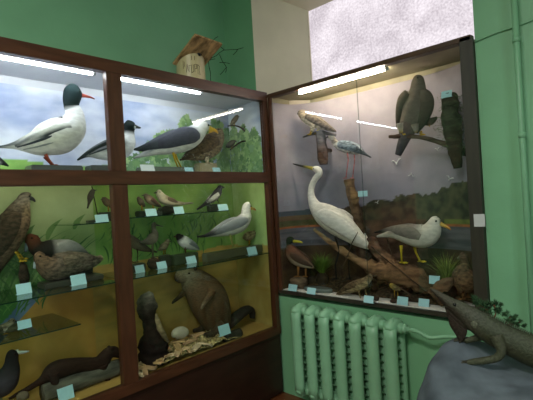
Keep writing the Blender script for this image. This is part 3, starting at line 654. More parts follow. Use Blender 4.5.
# right column, shelf A
animal('mounted_wader', 'dark brown long-tailed bird half hidden by the mullion, right column lower shelf', 'stuffed bird', 'x', -.28, (136, 267),
 '157 252 .7 2E221C|151 250.5 1.6 3A2C24|144 248 3.6 44342A 5E4E3E|137 244.5 5.4 4A3A30 6E5E4A|130 240 5.5 4E3E32 6E5E4A|124 234.5 4 4A3C30|121 230.5 3.6 4A3C30|120 228 1.8 4A3C30', SA, beak='118 231 1.2 28201A|112 233 .4 28201A', legs=['136 248|137 254|136 262', '132 247|133 254|132 262'], legc='3A3020', legr=.5, base=('slab', 126, 144, 264, .06, '3A3428'))
animal('mounted_sandpiper', 'grey-brown sandpiper with long straight bill facing right, right column lower shelf', 'stuffed bird', 'x', -.25, (152, 266),
 '139.5 242.3 .7 4A443A|144 242 2.2 544C42|148.5 241 4.2 5A5246 787060|152.5 238.3 5.6 5C5448 7A7262|154.7 233.5 3.9 5A5246|153.8 229 2.3 544C42|153.7 226 2.5 4E463C|154.8 224 2.5 4A4238|155.8 223.4 1 4A4238', SA, beak='157 225 1 302820|160 225.8 .6 302820|163 226.6 .4 302820', legs=['151 244|151.5 257', '154 243|154.5 257'], legc='54503A', legr=.45, eye=(155.3, 224.5, 2.2), eyer=.5, base=('lump', 147, 159, 257.5, .07, '3C2E22'))
animal('mounted_chick', 'tiny speckled chick between sandpiper and black-headed gull, right column lower shelf', 'stuffed bird', 'x', -.28, (165, 262),
 '158.5 250 .8 5A523E|161 248.5 2.6 5E5644|164 246.5 3.7 665E4A|166.5 243.5 2.8 625A46|167.7 240.8 2.2 5E5644|168.2 239.2 1 5E5644', SA, m='mott', beak='169.5 241 .7 383024|171.6 242.2 .3 383024', legs=['163 249|163 254.5', '166 248|166 254.5'], legr=.35, toes=False, base=('slab', 159.5, 169, 255, .05, '34382A'))
animal('mounted_black_headed_gull', 'small black-hooded gull with pale grey wings on a dark green block, right column', 'stuffed bird', 'x', -.27, (184, 262),
 '199 249.5 .8 7A8080|195 248 2.4 8A9090 B8B8B0|190 245.5 4.6 8A9090 C8C8C0|185.5 242.5 6 A0A4A4 CCCCC4|181.8 239.8 5.2 D0D0CC|179.8 237.3 4.1 1E1C1A|178.9 235.3 3.3 1A1816|178.8 233.6 1.6 1A1816', SA, wings=['199 249 .6 585E5E|193.5 245 2.4 7E8486|187 241.5 3 868C8E'], beak='176 236.3 1 3A1A16|173.6 236.8 .4 3A1A16', legs=['184 247|184 253', '187 247|187 253'], legr=.4, legc='4A2A20', toes=False, base=('slab', 171, 196, 253.5, .07, '39452F'))
animal('mounted_herring_gull', 'white-headed gull with light grey wings and black wing tips facing right, right column lower shelf', 'stuffed bird', 'x', -.15, (232, 256),
 '204 236.5 1 9A9C9A|212 234.5 2.4 B0B0AC|221 231.5 5 8E9296 C8C6BC|231 228 7.5 8E9296 CCCABE|240 224 8 989CA0 D0CEC4|245.5 217.5 6.6 D6D6D2|246 212 5.2 DADAD6|246.5 207.5 4.7 DCDCD8|247.8 204.3 3.4 DCDCD8|248.5 202.3 1.4 DCDCD8', SA,
 wings=['197.3 236.8 .7 1C1C1E|204 236 1.4 222224|211 233.6 2.2 3A3C3E|220 229.5 4 8E9296|231 224.5 5.5 8E9296|240 221 4.5 969A9E|244 220 2 A0A4A8'], beak='250.8 208.3 1.7 C8A030|254 209 1.2 C88830|256 210.2 .6 A05028', eye=(248.8, 206.4, 4), eyer=.8, legs=['228 234|229.5 241|231 247.5', '233 234|234 241|236 247.5'], legc='8E9050', legr=.6, base=('slab', 204, 260, 249, .07, '4E5038'))
animal('mounted_chick', 'fluffy pale brown chick behind the herring gull breast, right column lower shelf', 'stuffed bird', 'x', -.22, (250, 254),
 '243 238 1.2 7A6C50|246 237 4 8A7A5C|250 235.5 4.6 8A7A5C|253 234 3.4 8C7E62|255 232.5 2.6 84765A|256 231.8 1 84765A', SA, m='mott', beak='257 232.8 .9 403828|259 233.5 .3 403828', legs=['248 239|248 246.5', '251 239|251 246.5'], legr=.5, toes=False, base=('slab', 243, 260, 247, .05, '4E5038'))
card(136, 263.4, 145, 271, 'x', None, SA, 'pale blue label card next to the mullion, right column lower shelf')
card(157.7, 256.4, 167, 263.6, 'x', None, SA, 'pale blue label card in front of the sandpiper, right column lower shelf')
card(187, 249.8, 196.5, 257, 'x', None, SA, 'pale blue label card in front of the black-headed gull')
card(248.5, 244.6, 257.5, 252.4, 'x', -.085, SA, 'pale blue label card at the right end of the lower shelf under the herring gull')
# ------------------------------------------------------------------ beaver corner
t, pl, mm = animal('mounted_beaver', 'large brown beaver sitting upright with forepaws held out, right column cabinet floor', 'stuffed mammal', 'x', -.25, (216, 333),
 '219 333 9 4A321C|218 325 14.5 4E361F|215.5 316 17.6 523A22|212.5 308 19.4 563D25|208 299 20.2 5A4128|202.5 291 18.8 5E452C|197 285 16.2 624A32|191.5 280 13 6E5842|187 276.5 10 7E6E5A|182.5 276 8.4 857661|179 278.4 6.2 786853|177 280.6 3.7 5A4A3A', ZF, m='fur', k=.82,
 extra=[('188 291 4 523A24|183.5 295 3 4A321E|179.8 298.6 2.1 3A2818|175.8 301.8 1.7 2A1E16|174 304 .8 2A1E16', 3, .8), ('201 288 5 64492E|198 293.5 3.6 64492E|194.5 298.5 2.7 5E4630|191.5 303 2.1 7A6A54|190 306.5 1 7A6A54', -17.5, .7),
        ('214 325 8 4A3826|205 331 4 40301F|196 333 2.4 30241A', -13, .8), ('216 326 6 4A3826|208 331 3 40301F|201 333 2 30241A', 12, .8),
        ('226 324 6 40322A|232 320.5 5 302822|239 315 4.6 2C2620|246 310 4.2 2C2620|250 309.5 3.4 2C2620|252 312.5 2.8 2C2620|252.3 318 2.2 2C2620', 0, 1.5)],
 eye=(184.5, 272.8, 7), eyer=.9, ears=[(191.5, 267.5, 2.4, -6, '4A3A2C'), (191.5, 267.5, 2.4, 6, '4A3A2C')])
b = B()
for s in (-1, 1): b.ball(pl.p(176.8, 280.3, s*1.3*mm), (1.0*mm, .8*mm, .8*mm), '1A1412', 8)
b.build('nose', M['horn'], t)
pl = Pl('x', -.16, 155, 358, Z=ZF)
t = thing('gnawed_stump', pl.org, pl.a, 'dark bottle-shaped tree stump gnawed to a narrow waist, left of the beaver', 'stump'); mm = pl.xy(150, 340)[1]
b = B(); lobe(b, pl, parse('154 362 15 1C1410|154 352 14.5 201612|153 343 13 201612|151.5 334 9 261A14|150 326 7 2A1E16|149 318 6.8 2A2018|147.5 311 9 322820|147 303 9.5 4A443A|148.5 297 6.5 6E685C|151 292.5 3 7A7468'), wob=.28, k=.95, n=20); b.build('bark_body', M['bark'], t)
b = B(); lobe(b, pl, parse('152.5 313 1 8A7A58|154 320 2.6 9A8A66|156.5 328 3.4 8E7E5C|160 334 3 7A6B4E|165 341 1 6A5C44'), lat=-.042, wob=.25, k=1.0, n=10); b.build('gnawed_face', M['bark'], t)
# sawdust mound (uncountable) + chips (individuals)
b = B(); g = []
def saw(x, y): return ZF+.002+.065*math.exp(-((x+.17)/.13)**2)*min(1, max(0, (y+1.25)/.15))*min(1, max(0, (-.36-y)/.2))*(1+.6*noise.noise(Vector((x*20, y*20, 1))))
for i in range(81):
    row = []
    for j in range(25):
        y = -1.24+.86*i/80; x = -.42+.36*j/24; row.append(b.v((x, y, saw(x, y)), random.choice(['9A8858', 'AC9A68', '887648', 'BCA878'])))
    g.append(row)
for i in range(80):
    for j in range(24): b.f([g[i][j], g[i+1][j], g[i+1][j+1], g[i][j+1]])
for k in range(2600):
    y = random.uniform(-.98, -.42); x = random.uniform(-.34, -.065); a = random.uniform(0, 6.3); l = random.uniform(.008, .028); z = saw(x, y)
    d = Vector((math.cos(a), math.sin(a), random.uniform(0, .7)))*l; w = Vector((-math.sin(a), math.cos(a), 0))*.0016; c = random.choice(['BCA878', 'CDBA88', '988454', '746440']); p = Vector((x, y, z))
    b.f([b.v(p-w, c), b.v(p+w, c), b.v(p+d, c)])
setp(b.build('wood_shavings', M['dirt']), 'straw-coloured wood shavings strewn over the cabinet floor before the beaver', 'wood shavings', kind='stuff')
def chipmesh(L, W, H, c):
    b = B(); n = 7; r = []
    for i in range(n):
        u = i/(n-1); w = W*(.35+.65*math.sin(PI*(.15+.7*u)))*random.uniform(.8, 1.1); z = H*1.2*math.sin(PI*u)*.5
        r.append([b.v((L*(u-.5), -w/2, z), c), b.v((L*(u-.5)+.004, w/2, z+random.uniform(-.003, .003)), c), b.v((L*(u-.5), w/2, z+H), c), b.v((L*(u-.5)+.003, -w/2, z+H*random.uniform(.6, 1)), c)])
    for i in range(n-1):
        for j in range(4): b.f([r[i][j], r[i][(j+1) % 4], r[i+1][(j+1) % 4], r[i+1][j]])
    b.f(r[0][::-1]); b.f(r[-1]); return b
chips0 = [chipmesh(.085, .03, .009, c).build('wood_chip', M['bark'], None, False) for c in ('D8B48C', 'C8A078', 'E0C4A0', 'BE9A6C')]
used = [False]*4
chips = [(143, 362, .5), (150, 366, 1.8), (138, 368, .1), (160, 360, 2.4), (167, 362, .9), (173, 358, 2.2), (147, 372, .4), (178, 352, 1.2), (186, 352, .3), (191, 345, 2.0), (197, 347, .9), (185, 343, 1.6), (193, 339, 1.3), (199, 340, .6), (181, 361, .5), (169, 367, 2.8), (187, 357, 1.0), (156, 371, 1.2), (204, 344, 1.9), (178, 346, .2), (194, 352, 2.6), (164, 353, 1.5)]
for i, (px, py, a) in enumerate(chips):
    p = un(px, py, 2, ZF+.05); p.x = max(-.3, min(-.075, p.x))
    k = i % 4; o = chips0[k] if not used[k] else chips0[k].copy()
    if used[k]: COL.objects.link(o)
    used[k] = True
    o.location = (p.x, p.y, saw(p.x, p.y)+.006); o.rotation_euler = (random.uniform(-.25, .25), random.uniform(-.35, .2), a*2.3); s = random.uniform(.95, 1.5); o.scale = (s, s, s)
    setp(o, 'pale flat wood chip lying in the litter between gnawed stump and beaver', 'wood chip', 'wood chips before the beaver')
pl = Pl('x', -.2, 180, 340, Z=ZF); t = thing('pale_stone', pl.org, pl.a, 'smooth cream-white rounded stone among the wood chips', 'stone')
b = B(); lobe(b, pl, parse('172.5 337 1.5 A8A088|175 334.5 5 BDB59E|180 332.8 6.2 C6BEA8|185 333 5 BDB59E|187.5 335 1.5 A8A088'), k=.9, n=16); b.build('stone', M['rock'], t)
pl = Pl('x', -.1, 231, 337, Z=ZF); t = thing('log_piece', pl.org, pl.a, 'short dark log with pale sawn end right of the beaver', 'log')
b = B(); a, c2 = pl.p(224, 336), pl.p(240, 333); r0 = .032
b.tube([(a.x, 0, r0), ((a.x+c2.x)/2, 0, r0), (c2.x, 0, r0)], r0, '3A342A', 16, wob=.08, smooth=4); b.build('log_bark', M['bark'], t)
b = B(); b.tube([(c2.x-.001, 0, r0), (c2.x+.004, 0, r0)], r0*.82, '9A7A54', 16); b.build('sawn_end', M['bark'], t, False)
card(220.5, 325, 231, 335, 'x', -.075, None, 'bright blue label card on the dark log below the beaver', yaw=0)

# ================================================================== RIGHT CASE ANIMALS
animal('mounted_egret', 'tall white egret with long S-shaped neck and dark spear bill', 'stuffed bird', 'y', .17, (340, 262),
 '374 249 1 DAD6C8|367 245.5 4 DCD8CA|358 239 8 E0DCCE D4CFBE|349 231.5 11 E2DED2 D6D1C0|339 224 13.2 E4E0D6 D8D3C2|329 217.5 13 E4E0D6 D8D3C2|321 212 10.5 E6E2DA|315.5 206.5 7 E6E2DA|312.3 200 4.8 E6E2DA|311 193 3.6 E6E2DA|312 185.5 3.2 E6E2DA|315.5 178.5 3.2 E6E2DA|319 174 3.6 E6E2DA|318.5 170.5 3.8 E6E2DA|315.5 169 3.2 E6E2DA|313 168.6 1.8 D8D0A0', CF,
 wings=['372 248 1 D6D2C4|362 240 4.5 DEDACE|350 229 7.5 E4E0D6|338 219.5 9 E6E2D8|328 215 7 E6E2DA|322 214 3 E6E2DA'],
 beak='314 168.8 2 C0B040|309 167.6 1.6 A89A38|303 166.3 1.2 3A3A34|297.5 165 .8 282828|293 163.8 .35 202020', eye=(315, 168.6, 3), eyer=.7, legs=['338 236|342 250|338 264|339 278', '344 236|348 250|346 264|347 280'], legc='1E1E1A', legr=.8, k=.75)
# falcon + its bracket log
pl = Pl('y', .2, 322, 140); pl.Z = pl.P0.z; mm = pl.xy(322, 140)[1]
zb = pl.p(323, 164).z+pl.Z
pl = Pl('y', .2, 322, 140, Z=zb)
t = thing('hanging_log_perch', pl.org, pl.a, 'short grey-brown log with cut brown lower end, hanging below the upper left falcon', 'log')
b = B(); lobe(b, pl, parse('320.5 131 4.5 7A7678|321 138 5 706C6E|321.5 146 5 5C5250|322.5 153 5.4 5A4438|323.2 160 5.2 5E4638|323.5 164.5 4.2 4E382C'), k=1, wob=.15, n=16)
b.tube([pl.p(303, 137), pl.p(310, 134.5), pl.p(320, 132.5), pl.p(336, 135)], [1.0*mm, 1.4*mm, 2.2*mm, 1.0*mm], '6E6A6A', 9, wob=.2, smooth=3)
b.tube([pl.p(322, 150), pl.p(322, 150, .12)], 2.2*mm, '5A4438', 8); b.build('log', M['bark'], t)
animal('mounted_falcon', 'pale streaked falcon leaning left on the hanging log, upper left of the case', 'stuffed bird', 'y', .17, (311, 136),
 '334 131.5 .9 6A6258|328 128.5 2.4 746A5E|320 124.5 4.6 80766A C0B49C|312 120.5 6.5 8A7E70 CCBEA4|306.5 117 6.2 8C8072 CFC1A6|303 114.5 4.8 8E8272 C8BAA0|301.2 112.3 4 96897A|300.5 110.5 2 96897A', pl.p(311, 136).z+zb, m='mott',
 wings=['336 131.5 .8 5A5048|327 126.5 2.6 665C52|316 120 3.8 6E6458|309 116.5 3 74695C'], extra=[('315 124 3.4 C8BAA0|313.5 129 2.4 C8BAA0|312.5 132.5 1.2 C0A860', -2, .9), ('318 124 3 C8BAA0|317.5 128 2 C8BAA0|316.5 131 1 C0A860', 2.5, .9)],
 beak='299 112.6 1.5 50504C|297.3 114 .7 303030', legs=['312.5 131.5|311.5 134.5', '316.5 130|316 133'], legc='B0902C', legr=.8, tube_toe=3, eye=(300.2, 111.8, 3.3), eyer=.6)
# stilt and its trunk
pl = Pl('y', .22, 355, 245, Z=CF+.03); mm = pl.xy(350, 200)[1]
t = thing('slanting_trunk', pl.org, pl.a, 'slim leaning bare trunk with flat sawn top carrying the grey shorebird, right of the egret', 'trunk')
b = B(); lobe(b, pl, parse('366 262 6.5 3E3024|363.5 245 5.5 4A3A2C|360 228 5 54422F|356.5 212 4.8 5A4836|352.5 198 4.6 665240|350 187 4.8 6E5844|348.8 179.5 5.4 7A6048'), k=1, wob=.2, n=14)
lobe(b, pl, parse('356 207 2 6A543C|356.5 199 4.4 7A6244|354.5 192 3.6 84694A|352 187 1.4 8A7050'), lat=-.022, k=.8, wob=.2, n=10); b.build('trunk', M['bark'], t)
zst = pl.p(349, 178.6).z+CF+.03
animal('mounted_stilt', 'slim grey shorebird with speckled head and long pink legs, standing on the leaning trunk', 'stuffed bird', 'y', .22, (349, 178.6),
 '362 152.5 2 BCBCB4|356.5 149.8 5 8A949C C4C4BC|349.5 147.5 6 76848E C0C0B8|342.5 146 5.6 76848E C4C4BC|337.5 144.8 4 A8A8A0 CCC8BC|334.7 142 3.2 B8AE9A|333 138.8 2.9 B8AE9A|330.6 136.3 3 C0B6A2|328.8 135.8 1.6 C0B6A2', zst, m='mott',
 wings=['371 157.5 .5 2A2C30|364 153.5 1.6 3A3E44|355 148 4 76848E|346 145 4.4 7A8892|340 144.5 2.5 84909A'], beak='328.5 136.4 1 302C28|325.5 138 .5 302C28', legs=['348.5 152|349.5 160|347 178', '353 152|353.5 160|351.5 178'], legc='C06A6C', legr=.45, tube_toe=3, eye=(330, 135.4, 2.5), eyer=.5)
card(358, 191, 367.5, 196.5, 'y', .16, None, 'turquoise label card on the leaning trunk, middle of the case', tilt=5)
# large raptor on perch
pl = Pl('y', .16, 415, 137, Z=1.2); zz = pl.p(415, 136).z+1.2
t, pl, mm = animal('mounted_eagle', 'big grey-brown bird of prey hunched on a bare perch, upper right of the case', 'stuffed bird', 'y', .16, (412, 135),
 '398 155 3.2 3C3C40|401 147 4.6 46464A|404.5 138 6 5A5858|408 128 9.5 6A6158|411.5 118 12 6E645A|414.5 107 13 6C6258|416.8 97 11 685E54|417.8 89 8 6A6056|418 83 6.8 675D53|418.5 77.5 5 64594F|419 75 2.4 64594F', zz,
 extra=[('399 127 1.6 3E3630|401 118 4.2 463E36|403.5 108 6.2 4E453C|406.5 99.5 7 564C42|410.5 93.5 5.5 5E544A', -3, 1), ('416.5 133 1.6 3E3630|421 124 4.6 463E36|425.3 113 6.8 4E453C|427 103 7.4 564C42|425 96.5 7 5E544A|421 92 4.6 645A50', -1, 1),
        ('403.5 124 4.5 9A948A|403.8 130 3 B0A890|404.5 133 1.6 C0A860', -6, .9), ('417.5 125 4 7A6E60|418.5 130.5 2.6 8A847A|419 133 1.4 A08A50', -6, .9)],
 beak='419.5 80 2 4A4844|421.5 81.5 1.5 3A3836|422.4 84 .7 2A2826', legs=['404.5 131|405.5 135', '418.5 131|419.5 134.5'], legc='C8A030', legr=1.1, tube_toe=4, eye=(419.6, 78.6, 4.8), eyer=.7, k=.8)
pl = Pl('y', .17, 452, 145, Z=1.2)
t = thing('mossy_perch_trunk', pl.org, pl.a, 'dark moss-hung trunk stub with a bare side branch, upper right corner of the case', 'trunk'); mm = pl.xy(440, 120)[1]
b = B(); lobe(b, pl, parse('449 94 7 4C4638|450 104 8 444234|451 116 9 424436|452.5 130 8.5 403E30|454 142 7 463A2E|456 156 6 3A2A1E|458 168 4 33261C'), k=.9, wob=.3, n=18)
b.tube([pl.p(x, y, l*mm) for x, y, l in ((391, 137, -4), (400, 136.6, -4), (412, 136.8, -4), (424, 138, -3), (436, 141, -1), (450, 146, 0))], [1.8*mm, 2.6*mm, 2.4*mm, 2.2*mm, 2.4*mm, 3*mm], '4E3E34', 10, wob=.25, smooth=3)
b.tube([pl.p(455, 150), pl.p(462, 152, .10)], 4*mm, '30281F', 8); b.build('trunk', M['bark'], t)
b = B()
for i in range(560):
    x = random.uniform(434, 468); y = random.uniform(94, 150)
    if x < 441 and (y < 116 or y > 132): continue
    p = pl.p(x, y, random.uniform(-10, 10)*mm); a = random.uniform(0, 6.3); l = random.uniform(2, 6)*mm
    d = Vector((math.cos(a), random.uniform(-.6, .6), -.3+math.sin(a)*.7))*l; w = Vector((d.z, 0, -d.x)).normalized()*.25*mm; c = random.choice(['3E5232', '4C6238', '33452C', '5A6C40', '3A3A28'])
    b.f([b.v(p-w, c), b.v(p+w, c), b.v(p+d, c)])
b.build('hanging_moss', M['leaf'], t)
animal('mounted_crossbill', 'small dark brown bird between the bird of prey and the mossy trunk', 'stuffed bird', 'y', .2, (430, 126),
 '437 117 .8 3A342C|434 119.5 2.6 443C32|430.5 121.5 3.8 4E443A 5E5446|427 122.5 3.2 4A4036|424.8 122.3 2.3 463C34|423.6 122 .9 463C34', 1.2+pl.p(430, 126).z, beak='423 122.8 .8 282420|421.3 123.6 .3 282420', legs=['430 124|430 127'], legr=.4, toes=False)
card(441, 90, 451.5, 97.5, 'y', .12, None, 'teal label card on top of the mossy trunk, upper right of the case', tilt=20)
# big gull
animal('mounted_yellow_legged_gull', 'white gull with brown-grey wings and yellow legs, right of the egret on driftwood', 'stuffed bird', 'y', .16, (408, 263),
 '377 236.5 1 A8A498|385 235 2.6 B0AC9E|393 233.5 5 8A8478 BCB8A8|402 234 8 847E74 C0BCAC|412 235.3 11 88827A C4C0B0|421 236 12 98948A C4C0B0|428.5 234 11.3 C2BEB0|432.3 229 9.3 CCC8BA|434.3 224 7 D0CCBE|436 220.5 5.6 D2CEC0|438 218 3 D2CEC0', CF,
 wings=['374.5 232.5 .7 241E1C|381 231.5 1.6 2A2422|388 230.3 3 6E685E|397 229.8 4.8 7A746A|408 230.5 6.6 7E786E|417 233 6 827C72|424 236.5 3 8A8478'],
 beak='440.5 224 2.2 C0A040|445 226 1.6 C8A038|449 228.2 1.2 C88A30|450.8 230 .6 A06020', eye=(437.8, 220.8, 4.8), eyer=1.0, legs=['403 245|403.2 252|403.8 262', '412.5 246|414 253|418.5 262'], legc='B8A428', legr=1.05, tube_toe=6, k=.82)
animal('mounted_hen_duck', 'mottled brown duck standing upright facing front, lower right corner of the case', 'stuffed bird', 'y', .17, (464, 298),
 '465.5 291.5 4.5 5A4830|465.5 287 9 645038|464.5 281 11.8 6A553C|463.6 274.5 11 66533C|463.8 269 7.6 64523C|464.6 264.5 4.4 66543C|464.2 260 3.5 66543E|463.2 256.5 3.9 625040|462.6 253.8 2.6 5A4A3A|462.5 252.4 1 5A4A3A', CF, m='mott',
 wings=['462 291 2 4A3A26|457.5 282 3.4 503E2A|456.5 273 3 5A4630'], beak='460 257.5 1.8 5E5A3C|457.6 259 1.4 5E5A3C', eye=(461.8, 255.8, 3.1), eyer=.5, legs=['463 291|463.2 298', '468 291|468.2 298'], legc='6A4A28', legr=.9, k=.95, yaw=18)
animal('mounted_mallard', 'duck with dark arched head, yellow bill, and rust brown breast, lower left of the case', 'stuffed bird', 'y', .11, (304, 282),
 '313.5 267.5 1 8A7A60|308 264.5 4 5E4A38 A89C84|301 260.5 7 5A4434 A0927A|295 256 8 5E4032 8C7A62|290.5 250.5 6.5 6A4432|287.3 245.5 4.2 3A3A28|288 241.5 3.8 22301F|291 239.7 3.4 22301F|293 240 2 22301F', CF, beak='293.5 241.3 1.7 A8A030|298 241.6 1.4 B0A834|302.5 242.6 .8 A09A30', eye=(291.2, 239.4, 3.1), eyer=.5,
 wings=['313 266.5 .8 3A3026|306 261.5 3 4A3A2E|299 256.5 4 4E3C30|294 253.5 2 54402F'], legs=['300 266|300 276', '304 266|304 277'], legc='8A6030', base=('lump', 291, 307, 276, .11, '6B5A46'))
b_t = thing('round_plinth', un(316, 292, 2, CF)+Vector((0, .03, 0)), 0, 'flat round grey-green plinth under the left grass tuft', 'plinth')
b = B(); n = 40; pr_ = [(0, 0), (.128, 0), (.132, .006), (.132, .022), (.126, .028), (0, .028)]
rg = [[b.v((r_*math.cos(2*PI*j/n), r_*.42*math.sin(2*PI*j/n), z), '5E6A66') for j in range(n)] for r_, z in pr_]
for i in range(5):
    for j in range(n): b.f([rg[i][j], rg[i][(j+1) % n], rg[i+1][(j+1) % n], rg[i+1][j]])
bmesh.ops.remove_doubles(b.bm, verts=b.bm.verts, dist=1e-5); b.build('plinth', M['horn'], b_t, False)
def tuft(px, py, y, n, h, spread, label, cols, w=.0035, zb=None):
    p = un(px, py, 1, y); z0 = zb if zb is not None else p.z; t = thing('grass_tuft', (p.x, y, z0), 0, label, 'grass'); b = B()
    for i in range(n):
        a = math.acos(random.uniform(-1, 1))*random.choice((-1, 1)); s = random.uniform(.35, 1)*spread; H = h*random.uniform(.6, 1.05); c = random.choice(cols)
        side = Vector((-math.sin(a), math.cos(a)*.5, 0))*w; L_, R_ = [], []
        for k in range(7):
            u = k/6; q = Vector((math.cos(a)*s*u**1.6*1.0, max(-.6*s, min(.10, math.sin(a)*s*.6*u**1.6)), H*(u-.38*(s/spread)*u**3)))
            wd = side*(1-u*.93); L_.append(b.v(q-wd, c)); R_.append(b.v(q+wd, c))
        for k in range(6): b.f([L_[k], L_[k+1], R_[k+1], R_[k]])
    b.build('grass_blades', M['leaf'], t)
    b = B(); b.ball((0, 0, -.015), (.06, .045, .06), '2A241A', 12); b.build('root_clump', M['bark'], t)
tuft(322, 272, .2, 320, .24, .22, 'bright green grass tuft behind the round plinth, lower left of the case', ['4A6A24', '5C7E2C', '3C5A20', '6E8E38'], .0032, zb=CF+.085)
tuft(447, 283, .19, 200, .27, .26, 'arching yellow-green grass tuft between gull and brown duck, right of the case', ['6E7E30', '8A9A40', '56682A', '9AA850'], .0036, zb=CF+.10)
tuft(312, 262, .22, 160, .2, .14, 'dull dry sedge tuft against the left backdrop of the case', ['3E4424', '4A4A2A', '33381E'], .0025, zb=CF+.05)
animal('mounted_snipe', 'streaked buff small bird standing right, front of the case floor below the egret', 'stuffed bird', 'y', .07, (360, 300),
 '336.5 294.5 .9 5E503A|341 292.3 2.6 6A5A42|348 288.8 4.6 6E5E46 8A7A5C|356 285.8 5.6 725F46 94845F|363.5 283 5.2 725F46 9A8A66|368 279.3 3.7 74644A 9A8A66|370.3 276.4 3 70604A|371.5 274.6 1.6 70604A', CF, m='mott',
 wings=['338 293.8 .8 4A3C2A|347 287.8 2.6 5A4A34|357 283.8 3.2 64523A'], beak='372.8 275.8 .9 4A4030|376.5 275.2 .35 4A4030', eye=(371, 275.8, 2.6), eyer=.5, legs=['359.5 290|362 299.5', '364 289|366.5 299.5'], legc='7A6A48', legr=.5, tube_toe=3)
animal('mounted_chick', 'small yellow-faced dotted chick on the white floor under the driftwood', 'stuffed bird', 'y', .10, (395, 298),
 '401 290 .8 5A4E34|398.5 289 2.2 665A3C|395 287.5 3 7A6C44|392 285.8 2.6 9A8640|390.5 284.5 1.8 A8923E|389.8 284 .8 A8923E', CF, m='mott', beak='389 285 .6 302820|387.4 285.6 .3 302820', legs=['395 290|395 297', '397 290|397.4 297'], legr=.4, toes=False)
def log_thing(name, label, ax, val, ref, Z, lobes, cat='driftwood', m='bark'):
    pl = Pl(ax, val, *ref, Z=Z); t = thing(name, pl.org, pl.a, label, cat); mm = pl.xy(*ref)[1]
    b = B()
    for s, lat in lobes: lobe(b, pl, parse(s), lat=lat, k=.85, wob=.55, n=20)
    b.build('weathered_wood', M[m], t); return t
log_thing('driftwood_root', 'large weathered driftwood root sprawling diagonally across the middle of the case', 'y', .15, (395, 285), CF,
 [('314 229.5 1.2 9A8464|321 234.5 2 8E7452|331 243 2.8 84694A|345 252.5 3.4 866A4A|358 260.5 4 84684A|370 267 6 7E6244|383 270.5 9 7A5C40|397 274 10 74583E|410 279 9 6E5238|423 284 8 684E36|434 289 6.5 60482F|440 293 3 5A442C', 0),
  ('368 237.5 3 4A3428|370 242 5.5 5E4432|374 250 6.5 6E5240|381 259 7.5 745842|390 268 8.5 74583E|402 275 7 6E5238', .03),
  ('396 262 2 7A6048|401 266 3.6 7E6248|410 270 5 765A42|419 275 5 70543A|428 281 3 684E36', .02),
  ('366 263 2 5A4430|368 272 3.6 4A3826|371 282 4 43321F|373 291 3 3E2E1C', .03)])
log_thing('small_driftwood', 'pointed brown driftwood piece beside the card, right end of the case floor', 'y', .08, (436, 300), CF,
 [('428 292 1.5 6E5640|434 291 4 6E5238|441 287 5.5 745840|448 282 5 6E5640|452 278 2 64503A', 0), ('436 292 4 5A4630|440 300 4 54402C|444 305 2.5 4A3826', 0)])
b = None
for i, (s, lb) in enumerate((('371 246|384 258|400 270|413 281|428 292', 'long thin dark twig lying across the driftwood root'), ('342 268|348 255|352 243|358 232', 'thin bare stalk rising beside the egret belly'), ('400 288|408 293|418 301', 'short bent twig on the white floor beside the chick'), ('385 232|390 250|392 262', 'upright grass stalk behind the gull tail'))):
    pl = Pl('y', (.085, .10, .05, .24)[i], 380, 270, Z=CF); mm = pl.xy(380, 270)[1]
    P = pts(s); zmin = min(p.z for p in P); org = pl.org
    if zmin < 0:
        for p in P: p.z += -zmin+.002
    bb = B().tube(P, [.8*mm]+[.6*mm]*(len(P)-2)+[.3*mm], '4A3A2C', 6, smooth=3).build('dry_twig', M['bark']); bb.location = org; setp(bb, lb, 'twig')
pl = Pl('y', .06, 375, 300, Z=CF)
for (x0, x1, yb, lb) in ((372.5, 379.5, 300.5, 'small dark brown pebble right of the streaked bird card'), (390, 397, 303, 'small brown pebble left of the chick card')):
    p = un((x0+x1)/2, yb, 2, CF); m_ = (p-CAM).dot(fw)/F; b = B(); b.ball((0, 0, 2*m_), ((x1-x0)/2*m_, 3*m_, 2.1*m_), '3E3024', 12); o = b.build('pebble', M['rock']); o.location = p; setp(o, lb, 'stone')
CL = CF+.001
card(288, 284.6, 296.5, 291, 'y', None, CL, 'pale blue label card left of the round plinth, lower left of the case')
card(306.7, 288, 315, 294.2, 'y', None, CL, 'blue label card in front of the round plinth, lower left of the case')
card(363.5, 296, 373, 303, 'y', None, CL, 'pale blue label card at the feet of the streaked buff bird')
card(397, 297, 407.5, 305, 'y', None, CL, 'pale blue label card in front of the chick, case floor')
card(418, 294, 428.5, 301.6, 'y', .05, CL, 'pale blue label card right of the chick, at the right end of the white floor')
card(429, 276, 439.5, 284, 'y', .07, None, 'bright blue label card propped on the driftwood below the gull', tilt=10)
p0 = un(474.3, 226.6, 1, -.013); p1 = un(484.6, 214, 1, -.013)
b = B(); b.box(0, p1.x-p0.x, -.001, .001, 0, p1.z-p0.z); o = b.build('paper_sticker', M['cap'], None, False); o.location = (p0.x, -.0135, p0.z); setp(o, 'small pale blank paper sticker on the dark right frame of the case', 'sticker')

# ================================================================== BIRDHOUSE
hx, hy = -.22, -.60; CT = T-.006
t = thing('birdhouse', (hx, hy, CT), 0, 'pale log birdhouse with slanted board roof on top of the display cabinet', 'birdhouse')
R0 = .108; n = 48; b = B()
prof = [(0, 0), (R0, 0), (R0*1.0, .1), (R0*.99, .2), (R0*.985, .3), (0, .3)]
rg = [[b.v((r_*math.cos(2*PI*j/n), r_*math.sin(2*PI*j/n), z), mixc(lin('CDBf94'), lin('B9A878'), random.random()*.5)) for j in range(n)] for r_, z in prof]
for v in rg[4]: v.co.z = .31+.30*0*v.co.x
for i in range(5):
    for j in range(n): b.f([rg[i][j], rg[i][(j+1) % n], rg[i+1][(j+1) % n], rg[i+1][j]])
bmesh.ops.remove_doubles(b.bm, verts=b.bm.verts, dist=1e-5); hb = b.build('log_body', M['horn'], t, False)
q = CAM-Vector((hx, hy, CT)); ca = math.atan2(q.y, q.x)
